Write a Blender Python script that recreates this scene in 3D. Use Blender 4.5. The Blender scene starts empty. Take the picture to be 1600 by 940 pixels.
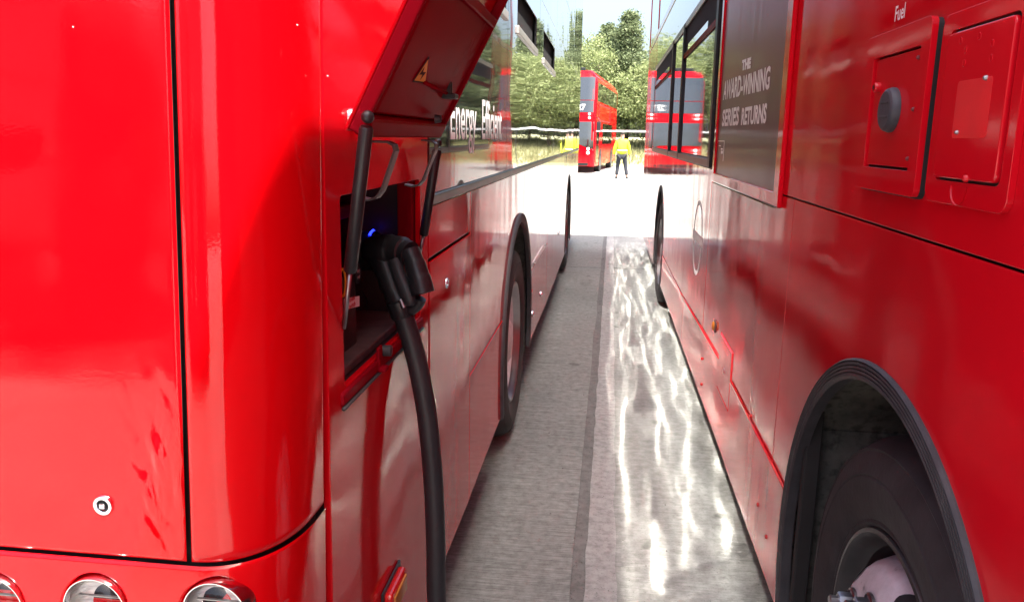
import bpy, bmesh, math, random
from mathutils import Vector, Matrix, noise
from mathutils.geometry import tessellate_polygon
R = math.radians
PI = math.pi
random.seed(7)
scene = bpy.context.scene
COL = scene.collection

# ------------------------------------------------------------------ camera
FPX, VPX, VPY, ROLL, CAMH = 1250.0, 950.0, 217.0, 2.2, 1.5
d = Vector((VPX - 800, -(VPY - 470), -FPX)).normalized()          # world +Y seen from the camera
up0 = Vector((math.sin(R(ROLL)), math.cos(R(ROLL)), 0))
up = (up0 - d * up0.dot(d)).normalized()
xw = d.cross(up)
RT = Matrix((xw, d, up))                                          # camera -> world
cam = bpy.data.cameras.new('camera')
cam.sensor_width = 36; cam.lens = FPX / 1600 * 36
cam.clip_start = 0.02; cam.clip_end = 2000
camo = bpy.data.objects.new('camera', cam); COL.objects.link(camo)
camo.matrix_world = Matrix.Translation((0, 0, CAMH)) @ RT.to_4x4()
scene.camera = camo
def ray(px, py): return RT @ Vector((px - 800, -(py - 470), -FPX))
def onX(px, py, X):
    v = ray(px, py); return v * (X / v.x) + Vector((0, 0, CAMH))
def onY(px, py, Y):
    v = ray(px, py); return v * (Y / v.y) + Vector((0, 0, CAMH))
def onZ(px, py, Z=0):
    v = ray(px, py); return v * ((Z - CAMH) / v.z) + Vector((0, 0, CAMH))

# ------------------------------------------------------------------ sky, sun, exposure
SUN_AZ, SUN_EL = 45.6, 65          # azimuth: degrees to the right of straight behind the camera
sd = Vector((math.sin(R(SUN_AZ)) * math.cos(R(SUN_EL)), -math.cos(R(SUN_AZ)) * math.cos(R(SUN_EL)), math.sin(R(SUN_EL))))
w = bpy.data.worlds.new('World'); scene.world = w; w.use_nodes = True
nt = w.node_tree; bg = nt.nodes['Background']
sky = nt.nodes.new('ShaderNodeTexSky'); sky.sky_type = 'NISHITA'; sky.sun_disc = False
sky.sun_elevation = R(SUN_EL); sky.sun_rotation = math.atan2(sd.x, sd.y)
sky.air_density = 1.0; sky.dust_density = 6.0; sky.ozone_density = 1.0
nt.links.new(sky.outputs[0], bg.inputs[0]); bg.inputs[1].default_value = 0.13
sl = bpy.data.lights.new('sun', 'SUN'); sl.energy = 5.0; sl.angle = R(0.5); sl.color = (1, 0.95, 0.88)
so = bpy.data.objects.new('sun', sl); COL.objects.link(so); so.location = (20, -20, 40)
so.rotation_euler = sd.to_track_quat('Z', 'Y').to_euler()
vs = scene.view_settings; vs.view_transform = 'Standard'; vs.look = 'None'; vs.exposure = 2.05; vs.gamma = 1
vs.use_curve_mapping = False
cy = scene.cycles
cy.use_denoising = True; cy.blur_glossy = 0.0; cy.use_guiding = True; cy.use_surface_guiding = True; cy.guiding_training_samples = 128; cy.max_bounces = 8; cy.glossy_bounces = 6; cy.diffuse_bounces = 4
cy.sample_clamp_indirect = 120; cy.caustics_reflective = True; cy.caustics_refractive = False

# ------------------------------------------------------------------ materials
def nodes(name):
    m = bpy.data.materials.new(name); m.use_nodes = True
    n = m.node_tree; b = n.nodes['Principled BSDF']; return m, n, b
def add_noise(n, scale, detail=3, vec=(1, 1, 1), rough=.5, dist=0):
    tc = n.nodes.new('ShaderNodeTexCoord'); mp = n.nodes.new('ShaderNodeMapping'); mp.inputs['Scale'].default_value = vec
    t = n.nodes.new('ShaderNodeTexNoise'); t.inputs['Scale'].default_value = scale; t.inputs['Detail'].default_value = detail
    t.inputs['Roughness'].default_value = rough; t.inputs['Distortion'].default_value = dist
    n.links.new(tc.outputs['Object'], mp.inputs[0]); n.links.new(mp.outputs[0], t.inputs[0]); return t
def ramp(n, src, stops):
    r = n.nodes.new('ShaderNodeValToRGB'); e = r.color_ramp.elements
    while len(e) < len(stops): e.new(0.5)
    for i, (p, c) in enumerate(stops):
        e[i].position = p; e[i].color = (*c, 1) if len(c) == 3 else c
    n.links.new(src, r.inputs[0]); return r
def bump(n, src, dist, strength=1.0, prev=None):
    b = n.nodes.new('ShaderNodeBump'); b.inputs['Distance'].default_value = dist; b.inputs['Strength'].default_value = strength
    n.links.new(src, b.inputs['Height'])
    if prev: n.links.new(prev.outputs[0], b.inputs['Normal'])
    return b
def paint(name, col, wave=.004, wscale=2.2, vec=(1, 1, 1), rough=.4, coat=1.0, coat_r=.03, var=.25, peel=.00004, cior=1.55, dirt=0):
    m, n, b = nodes(name)
    t = add_noise(n, 1.7, 5, vec=(1, 1, .4))
    c2 = tuple(max(0, c * (1 - var)) for c in col)
    base_ = ramp(n, t.outputs[0], [(.3, c2), (.65, col)]).outputs[0]
    if dirt:      # road film thrown up by the wheels: streaky, thicker low down
        tc = n.nodes.new('ShaderNodeTexCoord'); sx_ = n.nodes.new('ShaderNodeSeparateXYZ'); n.links.new(tc.outputs['Object'], sx_.inputs[0])
        mr = n.nodes.new('ShaderNodeMapRange'); mr.inputs[1].default_value = 1.1; mr.inputs[2].default_value = .25; n.links.new(sx_.outputs[2], mr.inputs[0])
        dn = ramp(n, add_noise(n, 7, 7, vec=(1, 1, .22), rough=.65).outputs[0], [(.38, (0, 0, 0)), (.75, (1, 1, 1))])
        mm = n.nodes.new('ShaderNodeMath'); mm.operation = 'MULTIPLY'; n.links.new(mr.outputs[0], mm.inputs[0]); n.links.new(dn.outputs[0], mm.inputs[1])
        m2 = n.nodes.new('ShaderNodeMath'); m2.operation = 'MULTIPLY'; m2.inputs[1].default_value = dirt; n.links.new(mm.outputs[0], m2.inputs[0])
        mx = n.nodes.new('ShaderNodeMix'); mx.data_type = 'RGBA'; n.links.new(m2.outputs[0], mx.inputs[0]); n.links.new(base_, mx.inputs[6]); mx.inputs[7].default_value = (.30, .20, .17, 1)
        base_ = mx.outputs[2]
    n.links.new(base_, b.inputs['Base Color'])
    b.inputs['Roughness'].default_value = rough; b.inputs['IOR'].default_value = 1.45
    b.inputs['Specular IOR Level'].default_value = 0
    b.inputs['Coat Weight'].default_value = coat
    rr = ramp(n, add_noise(n, 6, 6, vec=(1, 1, .3)).outputs[0], [(.45, (coat_r,) * 3), (.8, (coat_r + .12,) * 3)])
    n.links.new(rr.outputs[0], b.inputs['Coat Roughness']); b.inputs['Coat IOR'].default_value = cior
    w1 = bump(n, add_noise(n, wscale, 2, vec=vec).outputs[0], wave)
    w2 = bump(n, add_noise(n, 220, 1).outputs[0], peel, 1, w1)
    n.links.new(w2.outputs[0], b.inputs['Coat Normal']); n.links.new(w1.outputs[0], b.inputs['Normal'])
    return m
def plain(name, col, rough=.5, metal=0, var=.2, nscale=8, bmp=0, bscale=60, spec=.5):
    m, n, b = nodes(name)
    t = add_noise(n, nscale, 5)
    n.links.new(ramp(n, t.outputs[0], [(.3, tuple(c * (1 - var) for c in col)), (.7, tuple(min(1, c * (1 + var * .5)) for c in col))]).outputs[0], b.inputs['Base Color'])
    b.inputs['Roughness'].default_value = rough; b.inputs['Metallic'].default_value = metal; b.inputs['Specular IOR Level'].default_value = spec
    if bmp: n.links.new(bump(n, add_noise(n, bscale, 4).outputs[0], bmp).outputs[0], b.inputs['Normal'])
    return m
def glassy(name, col, wave=.003, wscale=1.2, rough=.05, vec=(1, 1, 1), ior=2.3, det=1.5, coat=1):
    m, n, b = nodes(name)
    b.inputs['Base Color'].default_value = (*col, 1); b.inputs['Roughness'].default_value = rough; b.inputs['IOR'].default_value = ior
    b.inputs['Coat Weight'].default_value = coat; b.inputs['Coat Roughness'].default_value = .012; b.inputs['Coat IOR'].default_value = 1.45     # two panes of glass reflect about twice as much as one
    w1 = bump(n, add_noise(n, wscale, det, vec=vec).outputs[0], wave)
    n.links.new(w1.outputs[0], b.inputs['Normal']); n.links.new(w1.outputs[0], b.inputs['Coat Normal'])
    return m
RED = (.60, .001, .004)
M = {}
M['red'] = paint('red_paint_rear', RED, wave=.003, wscale=3.5, cior=1.45)
M['red_side'] = paint('red_paint_side', (.58, .002, .008), wave=.005, wscale=2.0, vec=(1, 1, .5), cior=1.27, dirt=.12)
M['red_r'] = paint('red_paint_faded', (.57, .004, .012), wave=.006, wscale=1.8, vec=(1, 1, .35), coat_r=.05, cior=1.42, dirt=.3)
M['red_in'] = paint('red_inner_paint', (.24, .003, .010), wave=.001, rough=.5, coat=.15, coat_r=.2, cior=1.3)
M['red_flat'] = plain('red_patch', (.62, .006, .012), .45)
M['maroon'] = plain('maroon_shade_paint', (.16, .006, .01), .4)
M['glass'] = glassy('tinted_glass', (.012, .012, .014), wave=.0092, wscale=1.7, vec=(1, .4, 1))
M['glass_up'] = glassy('tinted_glass_upper', (.012, .012, .014), wave=.006, wscale=1.9, vec=(1, .7, 1), rough=.06, det=1.5)
M['glass_r'] = glassy('tinted_glass_worn', (.014, .014, .016), wave=.0015, rough=.04, ior=1.45, coat=.5)
M['poster'] = None
M['black'] = plain('black_void', (.006, .006, .007), .8)
M['under'] = plain('underbody', (.02, .018, .017), .85)
M['plastic'] = plain('black_plastic', (.014, .014, .016), .38, bmp=.0003, bscale=300)
M['rubber'] = plain('black_rubber', (.042, .040, .043), .6, var=.3, nscale=20, bmp=.0008, bscale=120)
M['cable'] = plain('cable_sheath', (.02, .02, .023), .45, var=.15)
M['tyre'] = plain('tyre_rubber', (.026, .022, .023), .75, var=.35, nscale=14, bmp=.001, bscale=80)
M['chrome'] = plain('chrome', (.75, .75, .77), .12, 1, var=.05)
M['steel'] = plain('dull_steel', (.35, .34, .35), .35, 1)
M['alu'] = plain('window_aluminium', (.62, .6, .56), .35, .6)
M['darkmetal'] = plain('dark_steel', (.09, .085, .085), .35, .8, var=.3)
M['white'] = plain('white_vinyl', (.88, .87, .86), .5, var=.06)
M['amber'] = plain('amber_lens', (.5, .17, .03), .15)
M['redlens'] = plain('red_lens', (.5, .01, .01), .12)
M['yellow'] = plain('warning_yellow', (.85, .5, .03), .5)
M['grime'] = plain('dusty_ledge', (.10, .05, .05), .8, var=.4, nscale=25)
# grimy wheel housing
m, n, b = nodes('wheel_housing_dirt')
t = add_noise(n, 9, 8, rough=.65); t2 = add_noise(n, 45, 4)
mx = n.nodes.new('ShaderNodeMix'); mx.data_type = 'RGBA'; mx.blend_type = 'MULTIPLY'; mx.inputs[0].default_value = .8
n.links.new(ramp(n, t.outputs[0], [(.3, (.05, .05, .044)), (.55, (.10, .096, .08)), (.75, (.16, .155, .13))]).outputs[0], mx.inputs[6])
n.links.new(ramp(n, t2.outputs[0], [(.32, (.35, .35, .35)), (.5, (1, 1, 1))]).outputs[0], mx.inputs[7])
n.links.new(mx.outputs[2], b.inputs['Base Color']); b.inputs['Roughness'].default_value = .85
n.links.new(bump(n, t.outputs[0], .006).outputs[0], b.inputs['Normal']); M['housing'] = m
# pinkish painted wheel disc, chipped
m, n, b = nodes('worn_wheel_paint')
t = add_noise(n, 22, 8, rough=.7); t2 = add_noise(n, 3.5, 4)
mx = n.nodes.new('ShaderNodeMix'); mx.data_type = 'RGBA'; mx.blend_type = 'MULTIPLY'; mx.inputs[0].default_value = 1
n.links.new(ramp(n, t.outputs[0], [(.28, (.2, .17, .17)), (.38, (.52, .45, .47)), (.6, (.64, .56, .59))]).outputs[0], mx.inputs[6])
n.links.new(ramp(n, t2.outputs[0], [(.3, (.72, .68, .68)), (.6, (1, 1, 1))]).outputs[0], mx.inputs[7])
n.links.new(mx.outputs[2], b.inputs['Base Color']); b.inputs['Roughness'].default_value = .5
n.links.new(bump(n, t.outputs[0], .0015).outputs[0], b.inputs['Normal']); M['wheelpaint'] = m
# lamp lens: bright moulded reflector behind clear polycarbonate
m, n, b = nodes('lamp_reflector')
b.inputs['Metallic'].default_value = .2; b.inputs['Base Color'].default_value = (.84, .83, .80, 1); b.inputs['Roughness'].default_value = .3
n.links.new(bump(n, add_noise(n, 30, 2, vec=(.5, 1, 3)).outputs[0], .02).outputs[0], b.inputs['Normal']); M['reflector'] = m
m, n, b = nodes('lamp_lens')
tr = n.nodes.new('ShaderNodeBsdfTransparent'); gl = n.nodes.new('ShaderNodeBsdfGlossy'); gl.inputs['Roughness'].default_value = .04
fr = n.nodes.new('ShaderNodeFresnel'); fr.inputs[0].default_value = 1.5; ms = n.nodes.new('ShaderNodeMixShader')
n.links.new(fr.outputs[0], ms.inputs[0]); n.links.new(tr.outputs[0], ms.inputs[1]); n.links.new(gl.outputs[0], ms.inputs[2]); n.links.new(ms.outputs[0], n.nodes['Material Output'].inputs[0])
M['lens'] = m
# concrete
def concrete(name, base, brush, dark=.55):
    m, n, b = nodes(name)
    big = add_noise(n, .55, 6, rough=.6); fine = add_noise(n, 26, 8, rough=.7); br = add_noise(n, 5, 4, vec=(.9, 34, 1)); sp = add_noise(n, 150, 2)
    c1 = ramp(n, big.outputs[0], [(.3, tuple(c * .72 for c in base)), (.7, base)])
    c2 = ramp(n, fine.outputs[0], [(.32, (.52, .51, .5)), (.6, (1, 1, 1))])
    c3 = ramp(n, br.outputs[0], [(.35, (.66,) * 3), (.6, (1.0,) * 3)])
    c4 = ramp(n, sp.outputs[0], [(.27, (.3,) * 3), (.36, (1.0,) * 3)])
    prev = c1.outputs[0]
    for c, f in ((c2, .8), (c3, brush), (c4, .7)):
        mx = n.nodes.new('ShaderNodeMix'); mx.data_type = 'RGBA'; mx.blend_type = 'MULTIPLY'; mx.inputs[0].default_value = f
        n.links.new(prev, mx.inputs[6]); n.links.new(c.outputs[0], mx.inputs[7]); prev = mx.outputs[2]
    st = add_noise(n, 1.6, 5, vec=(1.6, .5, 1), rough=.65)
    cs = ramp(n, st.outputs[0], [(.60, (1, 1, 1)), (.72, (dark, dark * .98, dark * .95))])
    mx = n.nodes.new('ShaderNodeMix'); mx.data_type = 'RGBA'; mx.blend_type = 'MULTIPLY'; mx.inputs[0].default_value = .7
    n.links.new(prev, mx.inputs[6]); n.links.new(cs.outputs[0], mx.inputs[7]); prev = mx.outputs[2]
    vo = n.nodes.new('ShaderNodeTexVoronoi'); vo.inputs['Scale'].default_value = 2.6; tcv = n.nodes.new('ShaderNodeTexCoord')
    va = n.nodes.new('ShaderNodeVectorMath'); va.operation = 'ADD'; n.links.new(tcv.outputs['Object'], va.inputs[0])
    vm = n.nodes.new('ShaderNodeVectorMath'); vm.operation = 'SCALE'; vm.inputs['Scale'].default_value = .12; n.links.new(add_noise(n, 9, 3).outputs['Color'], vm.inputs[0]); n.links.new(vm.outputs[0], va.inputs[1])
    n.links.new(va.outputs[0], vo.inputs['Vector'])
    cd = ramp(n, vo.outputs['Distance'], [(.055, (.42, .41, .40)), (.10, (1, 1, 1))])
    mx = n.nodes.new('ShaderNodeMix'); mx.data_type = 'RGBA'; mx.blend_type = 'MULTIPLY'; mx.inputs[0].default_value = .75
    n.links.new(prev, mx.inputs[6]); n.links.new(cd.outputs[0], mx.inputs[7]); prev = mx.outputs[2]
    n.links.new(prev, b.inputs['Base Color']); b.inputs['Roughness'].default_value = .85; b.inputs['Specular IOR Level'].default_value = .3
    b1 = bump(n, br.outputs[0], .0025, .8); b2 = bump(n, fine.outputs[0], .003, .7, b1); n.links.new(b2.outputs[0], b.inputs['Normal'])
    return m
M['conc'] = concrete('brushed_concrete', (.385, .395, .365), 1.0)
M['conc2'] = concrete('worn_concrete', (.37, .375, .35), .5)
M['mortar'] = concrete('joint_mortar', (.48, .48, .455), .1)
M['groove'] = concrete('dirty_joint', (.25, .245, .228), .1)
M['yard'] = concrete('yard_concrete', (.42, .41, .39), .1, .8)
# dark poster print; the pink reflection towards its top is painted into the colour
m, n, b = nodes('poster_painted_reflection')
tc = n.nodes.new('ShaderNodeTexCoord'); sp_ = n.nodes.new('ShaderNodeSeparateXYZ'); n.links.new(tc.outputs['Object'], sp_.inputs[0])
mr = n.nodes.new('ShaderNodeMapRange'); mr.inputs[1].default_value = 1.3; mr.inputs[2].default_value = 2.3; n.links.new(sp_.outputs[2], mr.inputs[0])
n.links.new(ramp(n, mr.outputs[0], [(0, (.07, .05, .052)), (.35, (.11, .035, .05)), (.62, (.26, .03, .07)), (1, (.55, .07, .14))]).outputs[0], b.inputs['Base Color'])
b.inputs['Roughness'].default_value = .4; b.inputs['Coat Weight'].default_value = .3; b.inputs['Coat Roughness'].default_value = .1; b.inputs['Coat IOR'].default_value = 1.35
n.links.new(bump(n, add_noise(n, 3, 2, vec=(1, 6, .6)).outputs[0], .0012).outputs[0], b.inputs['Coat Normal'])
M['poster'] = m
# lit blue ring of the charging socket
m, n, b = nodes('blue_led'); b.inputs['Emission Color'].default_value = (.01, .02, 1, 1); b.inputs['Emission Strength'].default_value = 2.2
b.inputs['Base Color'].default_value = (0, 0, .3, 1); M['led'] = m
M['hivis'] = plain('hi_vis_yellow', (.62, .72, .03), .7)
M['reflective'] = plain('reflective_tape', (.7, .7, .68), .4)
M['trouser'] = plain('dark_trousers', (.02, .022, .03), .9)
M['skin'] = plain('skin', (.42, .24, .17), .6)
M['hair'] = plain('dark_hair', (.02, .015, .012), .8)
M['shoe'] = plain('black_shoe', (.015, .015, .015), .6)
M['bark'] = plain('bark', (.09, .065, .045), .9, nscale=20)
def foliage(name, a, bcol):
    m, n, b = nodes(name)
    oi = n.nodes.new('ShaderNodeNewGeometry')
    r = ramp(n, oi.outputs['Random Per Island'], [(0, a), (1, bcol)])
    n.links.new(r.outputs[0], b.inputs['Base Color']); b.inputs['Roughness'].default_value = .65; b.inputs['Specular IOR Level'].default_value = .25
    tr = n.nodes.new('ShaderNodeBsdfTranslucent'); n.links.new(r.outputs[0], tr.inputs[0])
    ms = n.nodes.new('ShaderNodeMixShader'); ms.inputs[0].default_value = .38
    out = n.nodes['Material Output']; n.links.new(b.outputs[0], ms.inputs[1]); n.links.new(tr.outputs[0], ms.inputs[2]); n.links.new(ms.outputs[0], out.inputs[0])
    return m
M['leaf_con'] = foliage('conifer_needles', (.09, .125, .06), (.22, .26, .135))
M['leaf_dec'] = foliage('broad_leaves', (.15, .195, .075), (.32, .36, .17))
M['grass'] = foliage('dry_grass', (.20, .21, .10), (.38, .36, .20))
M['soil'] = plain('grass_bank', (.28, .28, .15), .95, var=.4, nscale=3)

# ------------------------------------------------------------------ mesh helpers
class MB:
    def __init__(s): s.v = []; s.f = []
    def box(s, x0, x1, y0, y1, z0, z1):
        b = len(s.v)
        s.v += [(x, y, z) for z in (z0, z1) for y in (y0, y1) for x in (x0, x1)]
        s.f += [tuple(b + i for i in q) for q in ((0, 2, 3, 1), (4, 5, 7, 6), (0, 1, 5, 4), (2, 6, 7, 3), (0, 4, 6, 2), (1, 3, 7, 5))]
        return s
    def add(s, vs, fs):
        b = len(s.v); s.v += [tuple(v) for v in vs]; s.f += [tuple(b + i for i in f) for f in fs]; return s
    def tube(s, pts, rad, seg=12, cap=True, flat=1.0):
        pts = [Vector(p) for p in pts]; n_ = len(pts)
        rads = rad if isinstance(rad, (list, tuple)) else [rad] * n_
        b = len(s.v); prevn = None
        for i, p in enumerate(pts):
            t = (pts[min(i + 1, n_ - 1)] - pts[max(i - 1, 0)]).normalized()
            if prevn is None:
                a = Vector((0, 0, 1)) if abs(t.z) < .9 else Vector((0, 1, 0))
                nn = t.cross(a).normalized()
            else: nn = (prevn - t * prevn.dot(t)).normalized()
            prevn = nn; bb = t.cross(nn)
            for k in range(seg):
                a = 2 * PI * k / seg
                s.v.append(tuple(p + (nn * math.cos(a) + bb * math.sin(a) * flat) * rads[i]))
        for i in range(n_ - 1):
            for k in range(seg):
                k2 = (k + 1) % seg
                s.f.append((b + i * seg + k, b + i * seg + k2, b + (i + 1) * seg + k2, b + (i + 1) * seg + k))
        if cap:
            s.f.append(tuple(b + k for k in range(seg))[::-1]); s.f.append(tuple(b + (n_ - 1) * seg + k for k in range(seg)))
        return s
    def lathe(s, prof, cen, ax='x', sgn=1, seg=64, a0=0, a1=2 * PI):
        """prof: (radius, offset along axis); axis x: circle in y,z"""
        full = abs(a1 - a0 - 2 * PI) < 1e-6; ns = seg if full else seg + 1
        b = len(s.v); m_ = len(prof)
        for k in range(ns):
            a = a0 + (a1 - a0) * k / seg; c_, s_ = math.cos(a), math.sin(a)
            for (r, o) in prof:
                if ax == 'x': s.v.append((cen[0] + sgn * o, cen[1] + r * c_, cen[2] + r * s_))
                elif ax == 'y': s.v.append((cen[0] + r * c_, cen[1] + sgn * o, cen[2] + r * s_))
                else: s.v.append((cen[0] + r * c_, cen[1] + r * s_, cen[2] + sgn * o))
        for k in range(seg):
            k2 = (k + 1) % ns
            for j in range(m_ - 1):
                s.f.append((b + k * m_ + j, b + k2 * m_ + j, b + k2 * m_ + j + 1, b + k * m_ + j + 1))
        return s
ORG = {}
def link(o, parent):
    COL.objects.link(o)
    if parent: o.parent = parent; ORG[o.name] = ORG.get(parent.name, Vector())
    return o
def build(mb, name, mat, parent=None, smooth=False, bev=0, bseg=2, auto=None):
    org = ORG.get(parent.name, Vector()) if parent else Vector()
    me = bpy.data.meshes.new(name); me.from_pydata([tuple(Vector(v) - org) for v in mb.v], [], mb.f)
    bm = bmesh.new(); bm.from_mesh(me); bmesh.ops.recalc_face_normals(bm, faces=bm.faces); bm.to_mesh(me); bm.free()
    me.materials.append(M[mat] if isinstance(mat, str) else mat)
    if smooth: me.polygons.foreach_set('use_smooth', [True] * len(me.polygons))
    if auto is not None:
        me.polygons.foreach_set('use_smooth', [True] * len(me.polygons)); me.set_sharp_from_angle(angle=R(auto))
    o = bpy.data.objects.new(name, me); link(o, parent)
    if bev:
        bv = o.modifiers.new('bevel', 'BEVEL'); bv.width = bev; bv.segments = bseg; bv.limit_method = 'ANGLE'; bv.angle_limit = R(40); bv.harden_normals = False
    return o
def thing(name, label, cat, loc=(0, 0, 0), group=None):
    o = bpy.data.objects.new(name, None); COL.objects.link(o); o.location = loc; o.empty_display_size = .2
    o['label'] = label; o['category'] = cat
    if group: o['group'] = group
    ORG[o.name] = Vector(loc); return o
def tag(o, label, cat, group=None):
    o['label'] = label; o['category'] = cat
    if group: o['group'] = group
    return o
def struct(o): o['kind'] = 'structure'; return o
def panel(name, outer, X, sgn, mat, parent, th=.006, holes=(), bev=.0018, bseg=2):
    """flat solid in a plane X=const; outer and holes as (y,z) loops; sgn=+1 outward is +X"""
    loops = [list(outer)] + [list(h) for h in holes]
    flat = [p for l in loops for p in l]
    tris = tessellate_polygon([[Vector((p[0], p[1], 0)) for p in l] for l in loops])
    n_ = len(flat); mb = MB()
    vs_ = [(X, p[0], p[1]) for p in flat] + [(X - sgn * th, p[0], p[1]) for p in flat]
    fs = []
    if len(loops) == 1: fs += [tuple(range(n_)), tuple(range(n_, 2 * n_))[::-1]]
    else: fs += [tuple(t) for t in tris] + [tuple(i + n_ for i in t)[::-1] for t in tris]
    b0 = 0
    for l in loops:
        k = len(l)
        for i in range(k):
            j = (i + 1) % k; fs.append((b0 + i, b0 + j, b0 + j + n_, b0 + i + n_))
        b0 += k
    mb.add(vs_, fs)
    return build(mb, name, mat, parent, bev=bev, bseg=bseg)
def rect(y0, y1, z0, z1): return [(y0, z0), (y1, z0), (y1, z1), (y0, z1)]
def rrect(y0, y1, z0, z1, r, k=5):
    out = []
    for cy_, cz, a in ((y1 - r, z0 + r, -90), (y1 - r, z1 - r, 0), (y0 + r, z1 - r, 90), (y0 + r, z0 + r, 180)):
        for i in range(k + 1):
            t = R(a + 90 * i / k); out.append((cy_ + r * math.cos(t), cz + r * math.sin(t)))
    return out
def arc(cy_, cz, r, a0, a1, k=28):
    return [(cy_ + r * math.cos(R(a0 + (a1 - a0) * i / k)), cz + r * math.sin(R(a0 + (a1 - a0) * i / k))) for i in range(k + 1)]
def text_mesh(name, body, size, mat, parent, fn, bold=0.0, sx=1.0, spacing=1.0):
    """lettering as thin mesh; fn maps (u,v) of the text plane to world"""
    cu = bpy.data.curves.new('txt', 'FONT'); cu.body = body; cu.size = size; cu.offset = bold; cu.space_character = spacing; cu.resolution_u = 3
    to = bpy.data.objects.new('txt', cu); COL.objects.link(to)
    dg = bpy.context.evaluated_depsgraph_get(); dg.update()
    me = bpy.data.meshes.new_from_object(to.evaluated_get(dg))
    vs_ = [fn(v.co.x * sx, v.co.y) for v in me.vertices]; fs = [tuple(p.vertices) for p in me.polygons]
    bpy.data.objects.remove(to); bpy.data.curves.remove(cu); bpy.data.meshes.remove(me)
    return build(MB().add(vs_, fs), name, mat, parent)
def screw(parent, p, r, axis, sgn, mat='chrome', name='screw_head', h=.004):
    mb = MB().lathe([(0.0001, h), (r * .6, h), (r, h * .4), (r, -.002)], p, axis, sgn, 14)
    return build(mb, name, mat, parent, smooth=False, auto=40)
def lock(parent, p, r, axis, sgn):
    o = build(MB().lathe([(r * .55, .000), (r * .55, .003), (r * .62, .0045), (r * .9, .0045), (r, .002), (r, -.004)], p, axis, sgn, 40), 'lock', 'chrome', parent, auto=35)
    build(MB().lathe([(.0001, .001), (r * .55, .001)], p, axis, sgn, 24), 'key_hole', 'black', o)
    q = Vector(p); k = r * .26
    mb = MB()
    if axis == 'y': mb.box(q.x - k, q.x + k, q.y + sgn * .001, q.y + sgn * .006, q.z - k, q.z + k)
    else: mb.box(q.x + sgn * .001, q.x + sgn * .006, q.y - k, q.y + k, q.z - k, q.z + k)
    build(mb, 'key_core', 'chrome', o, bev=.001)
    return o

# ------------------------------------------------------------------ ground
SL0, SL1 = -6.0, 30.0
g = MB(); g.box(-400, 400, -200, 700, -.5, -.03)
struct(build(g, 'ground', 'yard'))
pav = MB()
road = MB()
def sheet(x0, x1, y0, y1, z, nx=1, ny=1, fx0=None, fx1=None, h=.05):
    """slab with optional ragged long edges"""
    mb = MB(); top = []
    for j in range(ny + 1):
        y = y0 + (y1 - y0) * j / ny
        a = x0 + (fx0(y) if fx0 else 0); b_ = x1 + (fx1(y) if fx1 else 0)
        for i in range(nx + 1): top.append((a + (b_ - a) * i / nx, y, z))
    n_ = len(top); vs_ = top + [(p[0], p[1], p[2] - h) for p in top]; fs = []
    W_ = nx + 1
    for j in range(ny):
        for i in range(nx):
            a = j * W_ + i; fs.append((a, a + 1, a + W_ + 1, a + W_)); fs.append((a + n_, a + W_ + n_, a + W_ + 1 + n_, a + 1 + n_))
        fs.append((j * W_, (j + 1) * W_, (j + 1) * W_ + n_, j * W_ + n_)); fs.append((j * W_ + nx, j * W_ + nx + n_, (j + 1) * W_ + nx + n_, (j + 1) * W_ + nx))
    for i in range(nx):
        fs.append((i, i + n_, i + 1 + n_, i + 1)); e = ny * W_
        fs.append((e + i, e + i + 1, e + i + 1 + n_, e + i + n_))
    return mb.add(vs_, fs)
base = struct(build(sheet(-60, 60, -40, 40, -.008, h=.01), 'pavement', 'groove'))
wob = lambda k, a: (lambda y: a * noise.noise(Vector((k, y * 1.1, 0))) + a * .5 * noise.noise(Vector((k, y * 4.0, 3))))
GX = lambda y: -.072 + .0062 * (y - 2.4)          # the joint runs very slightly across the lane
ys = [-40, -11, -6.2, 1.2, 9.45, 14.6, 19.7, 24.8, 29.9, 40]
for a, b_ in zip(ys[:-1], ys[1:]):
    k = max(4, int((b_ - a) * 8))
    build(sheet(-60 if b_ > 13 or a < -10 else -7, 0, a + .006, b_ - .006, 0, 1, k, None, lambda y: GX(y) + wob(1, .008)(y)), 'concrete_slab', 'conc', base)
    build(sheet(.09, 60, a + .006, b_ - .006, .001, 1, k, lambda y: GX(y) + wob(5, .01)(y), None), 'concrete_slab', 'conc2', base)
build(sheet(.05, .155, -6, 30, .003, 1, 420, lambda y: GX(y) + .006 * (noise.noise(Vector((9, y * 5, 0))) + noise.noise(Vector((9, y * 17, 0)))), lambda y: GX(y) + .010 * noise.noise(Vector((4, y * 3, 0))) + .008 * noise.noise(Vector((4, y * 13, 0)))), 'joint_patch', 'mortar', base)
# bits of litter and gravel on the slab
rg = random.Random(3)
gv = MB()
for i in range(260):
    y = rg.uniform(1.8, 11); x = rg.choice([rg.uniform(-.36, .48), GX(y) + rg.uniform(.005, .06), rg.uniform(-.1, .2)])
    r = rg.uniform(.0015, .005) * (1.4 if rg.random() < .1 else 1)
    z = .002 if x > GX(y) + .05 or x < GX(y) else -.006
    pts = [Vector((math.cos(a) * r * rg.uniform(.7, 1.2), math.sin(a) * r * rg.uniform(.7, 1.2), 0)) for a in (0, 1.3, 2.6, 3.9, 5.2)]
    vv = [(x + p.x, y + p.y, z - .002) for p in pts] + [(x, y, z + r * .8)]
    gv.add(vv, [(i_, (i_ + 1) % 5, 5) for i_ in range(5)])
go = build(gv, 'gravel', plain('gravel_grit', (.16, .15, .14), .9)); go['kind'] = 'stuff'; go['label'] = 'scattered grit and small stones on the concrete lane'; go['category'] = 'gravel'

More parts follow.
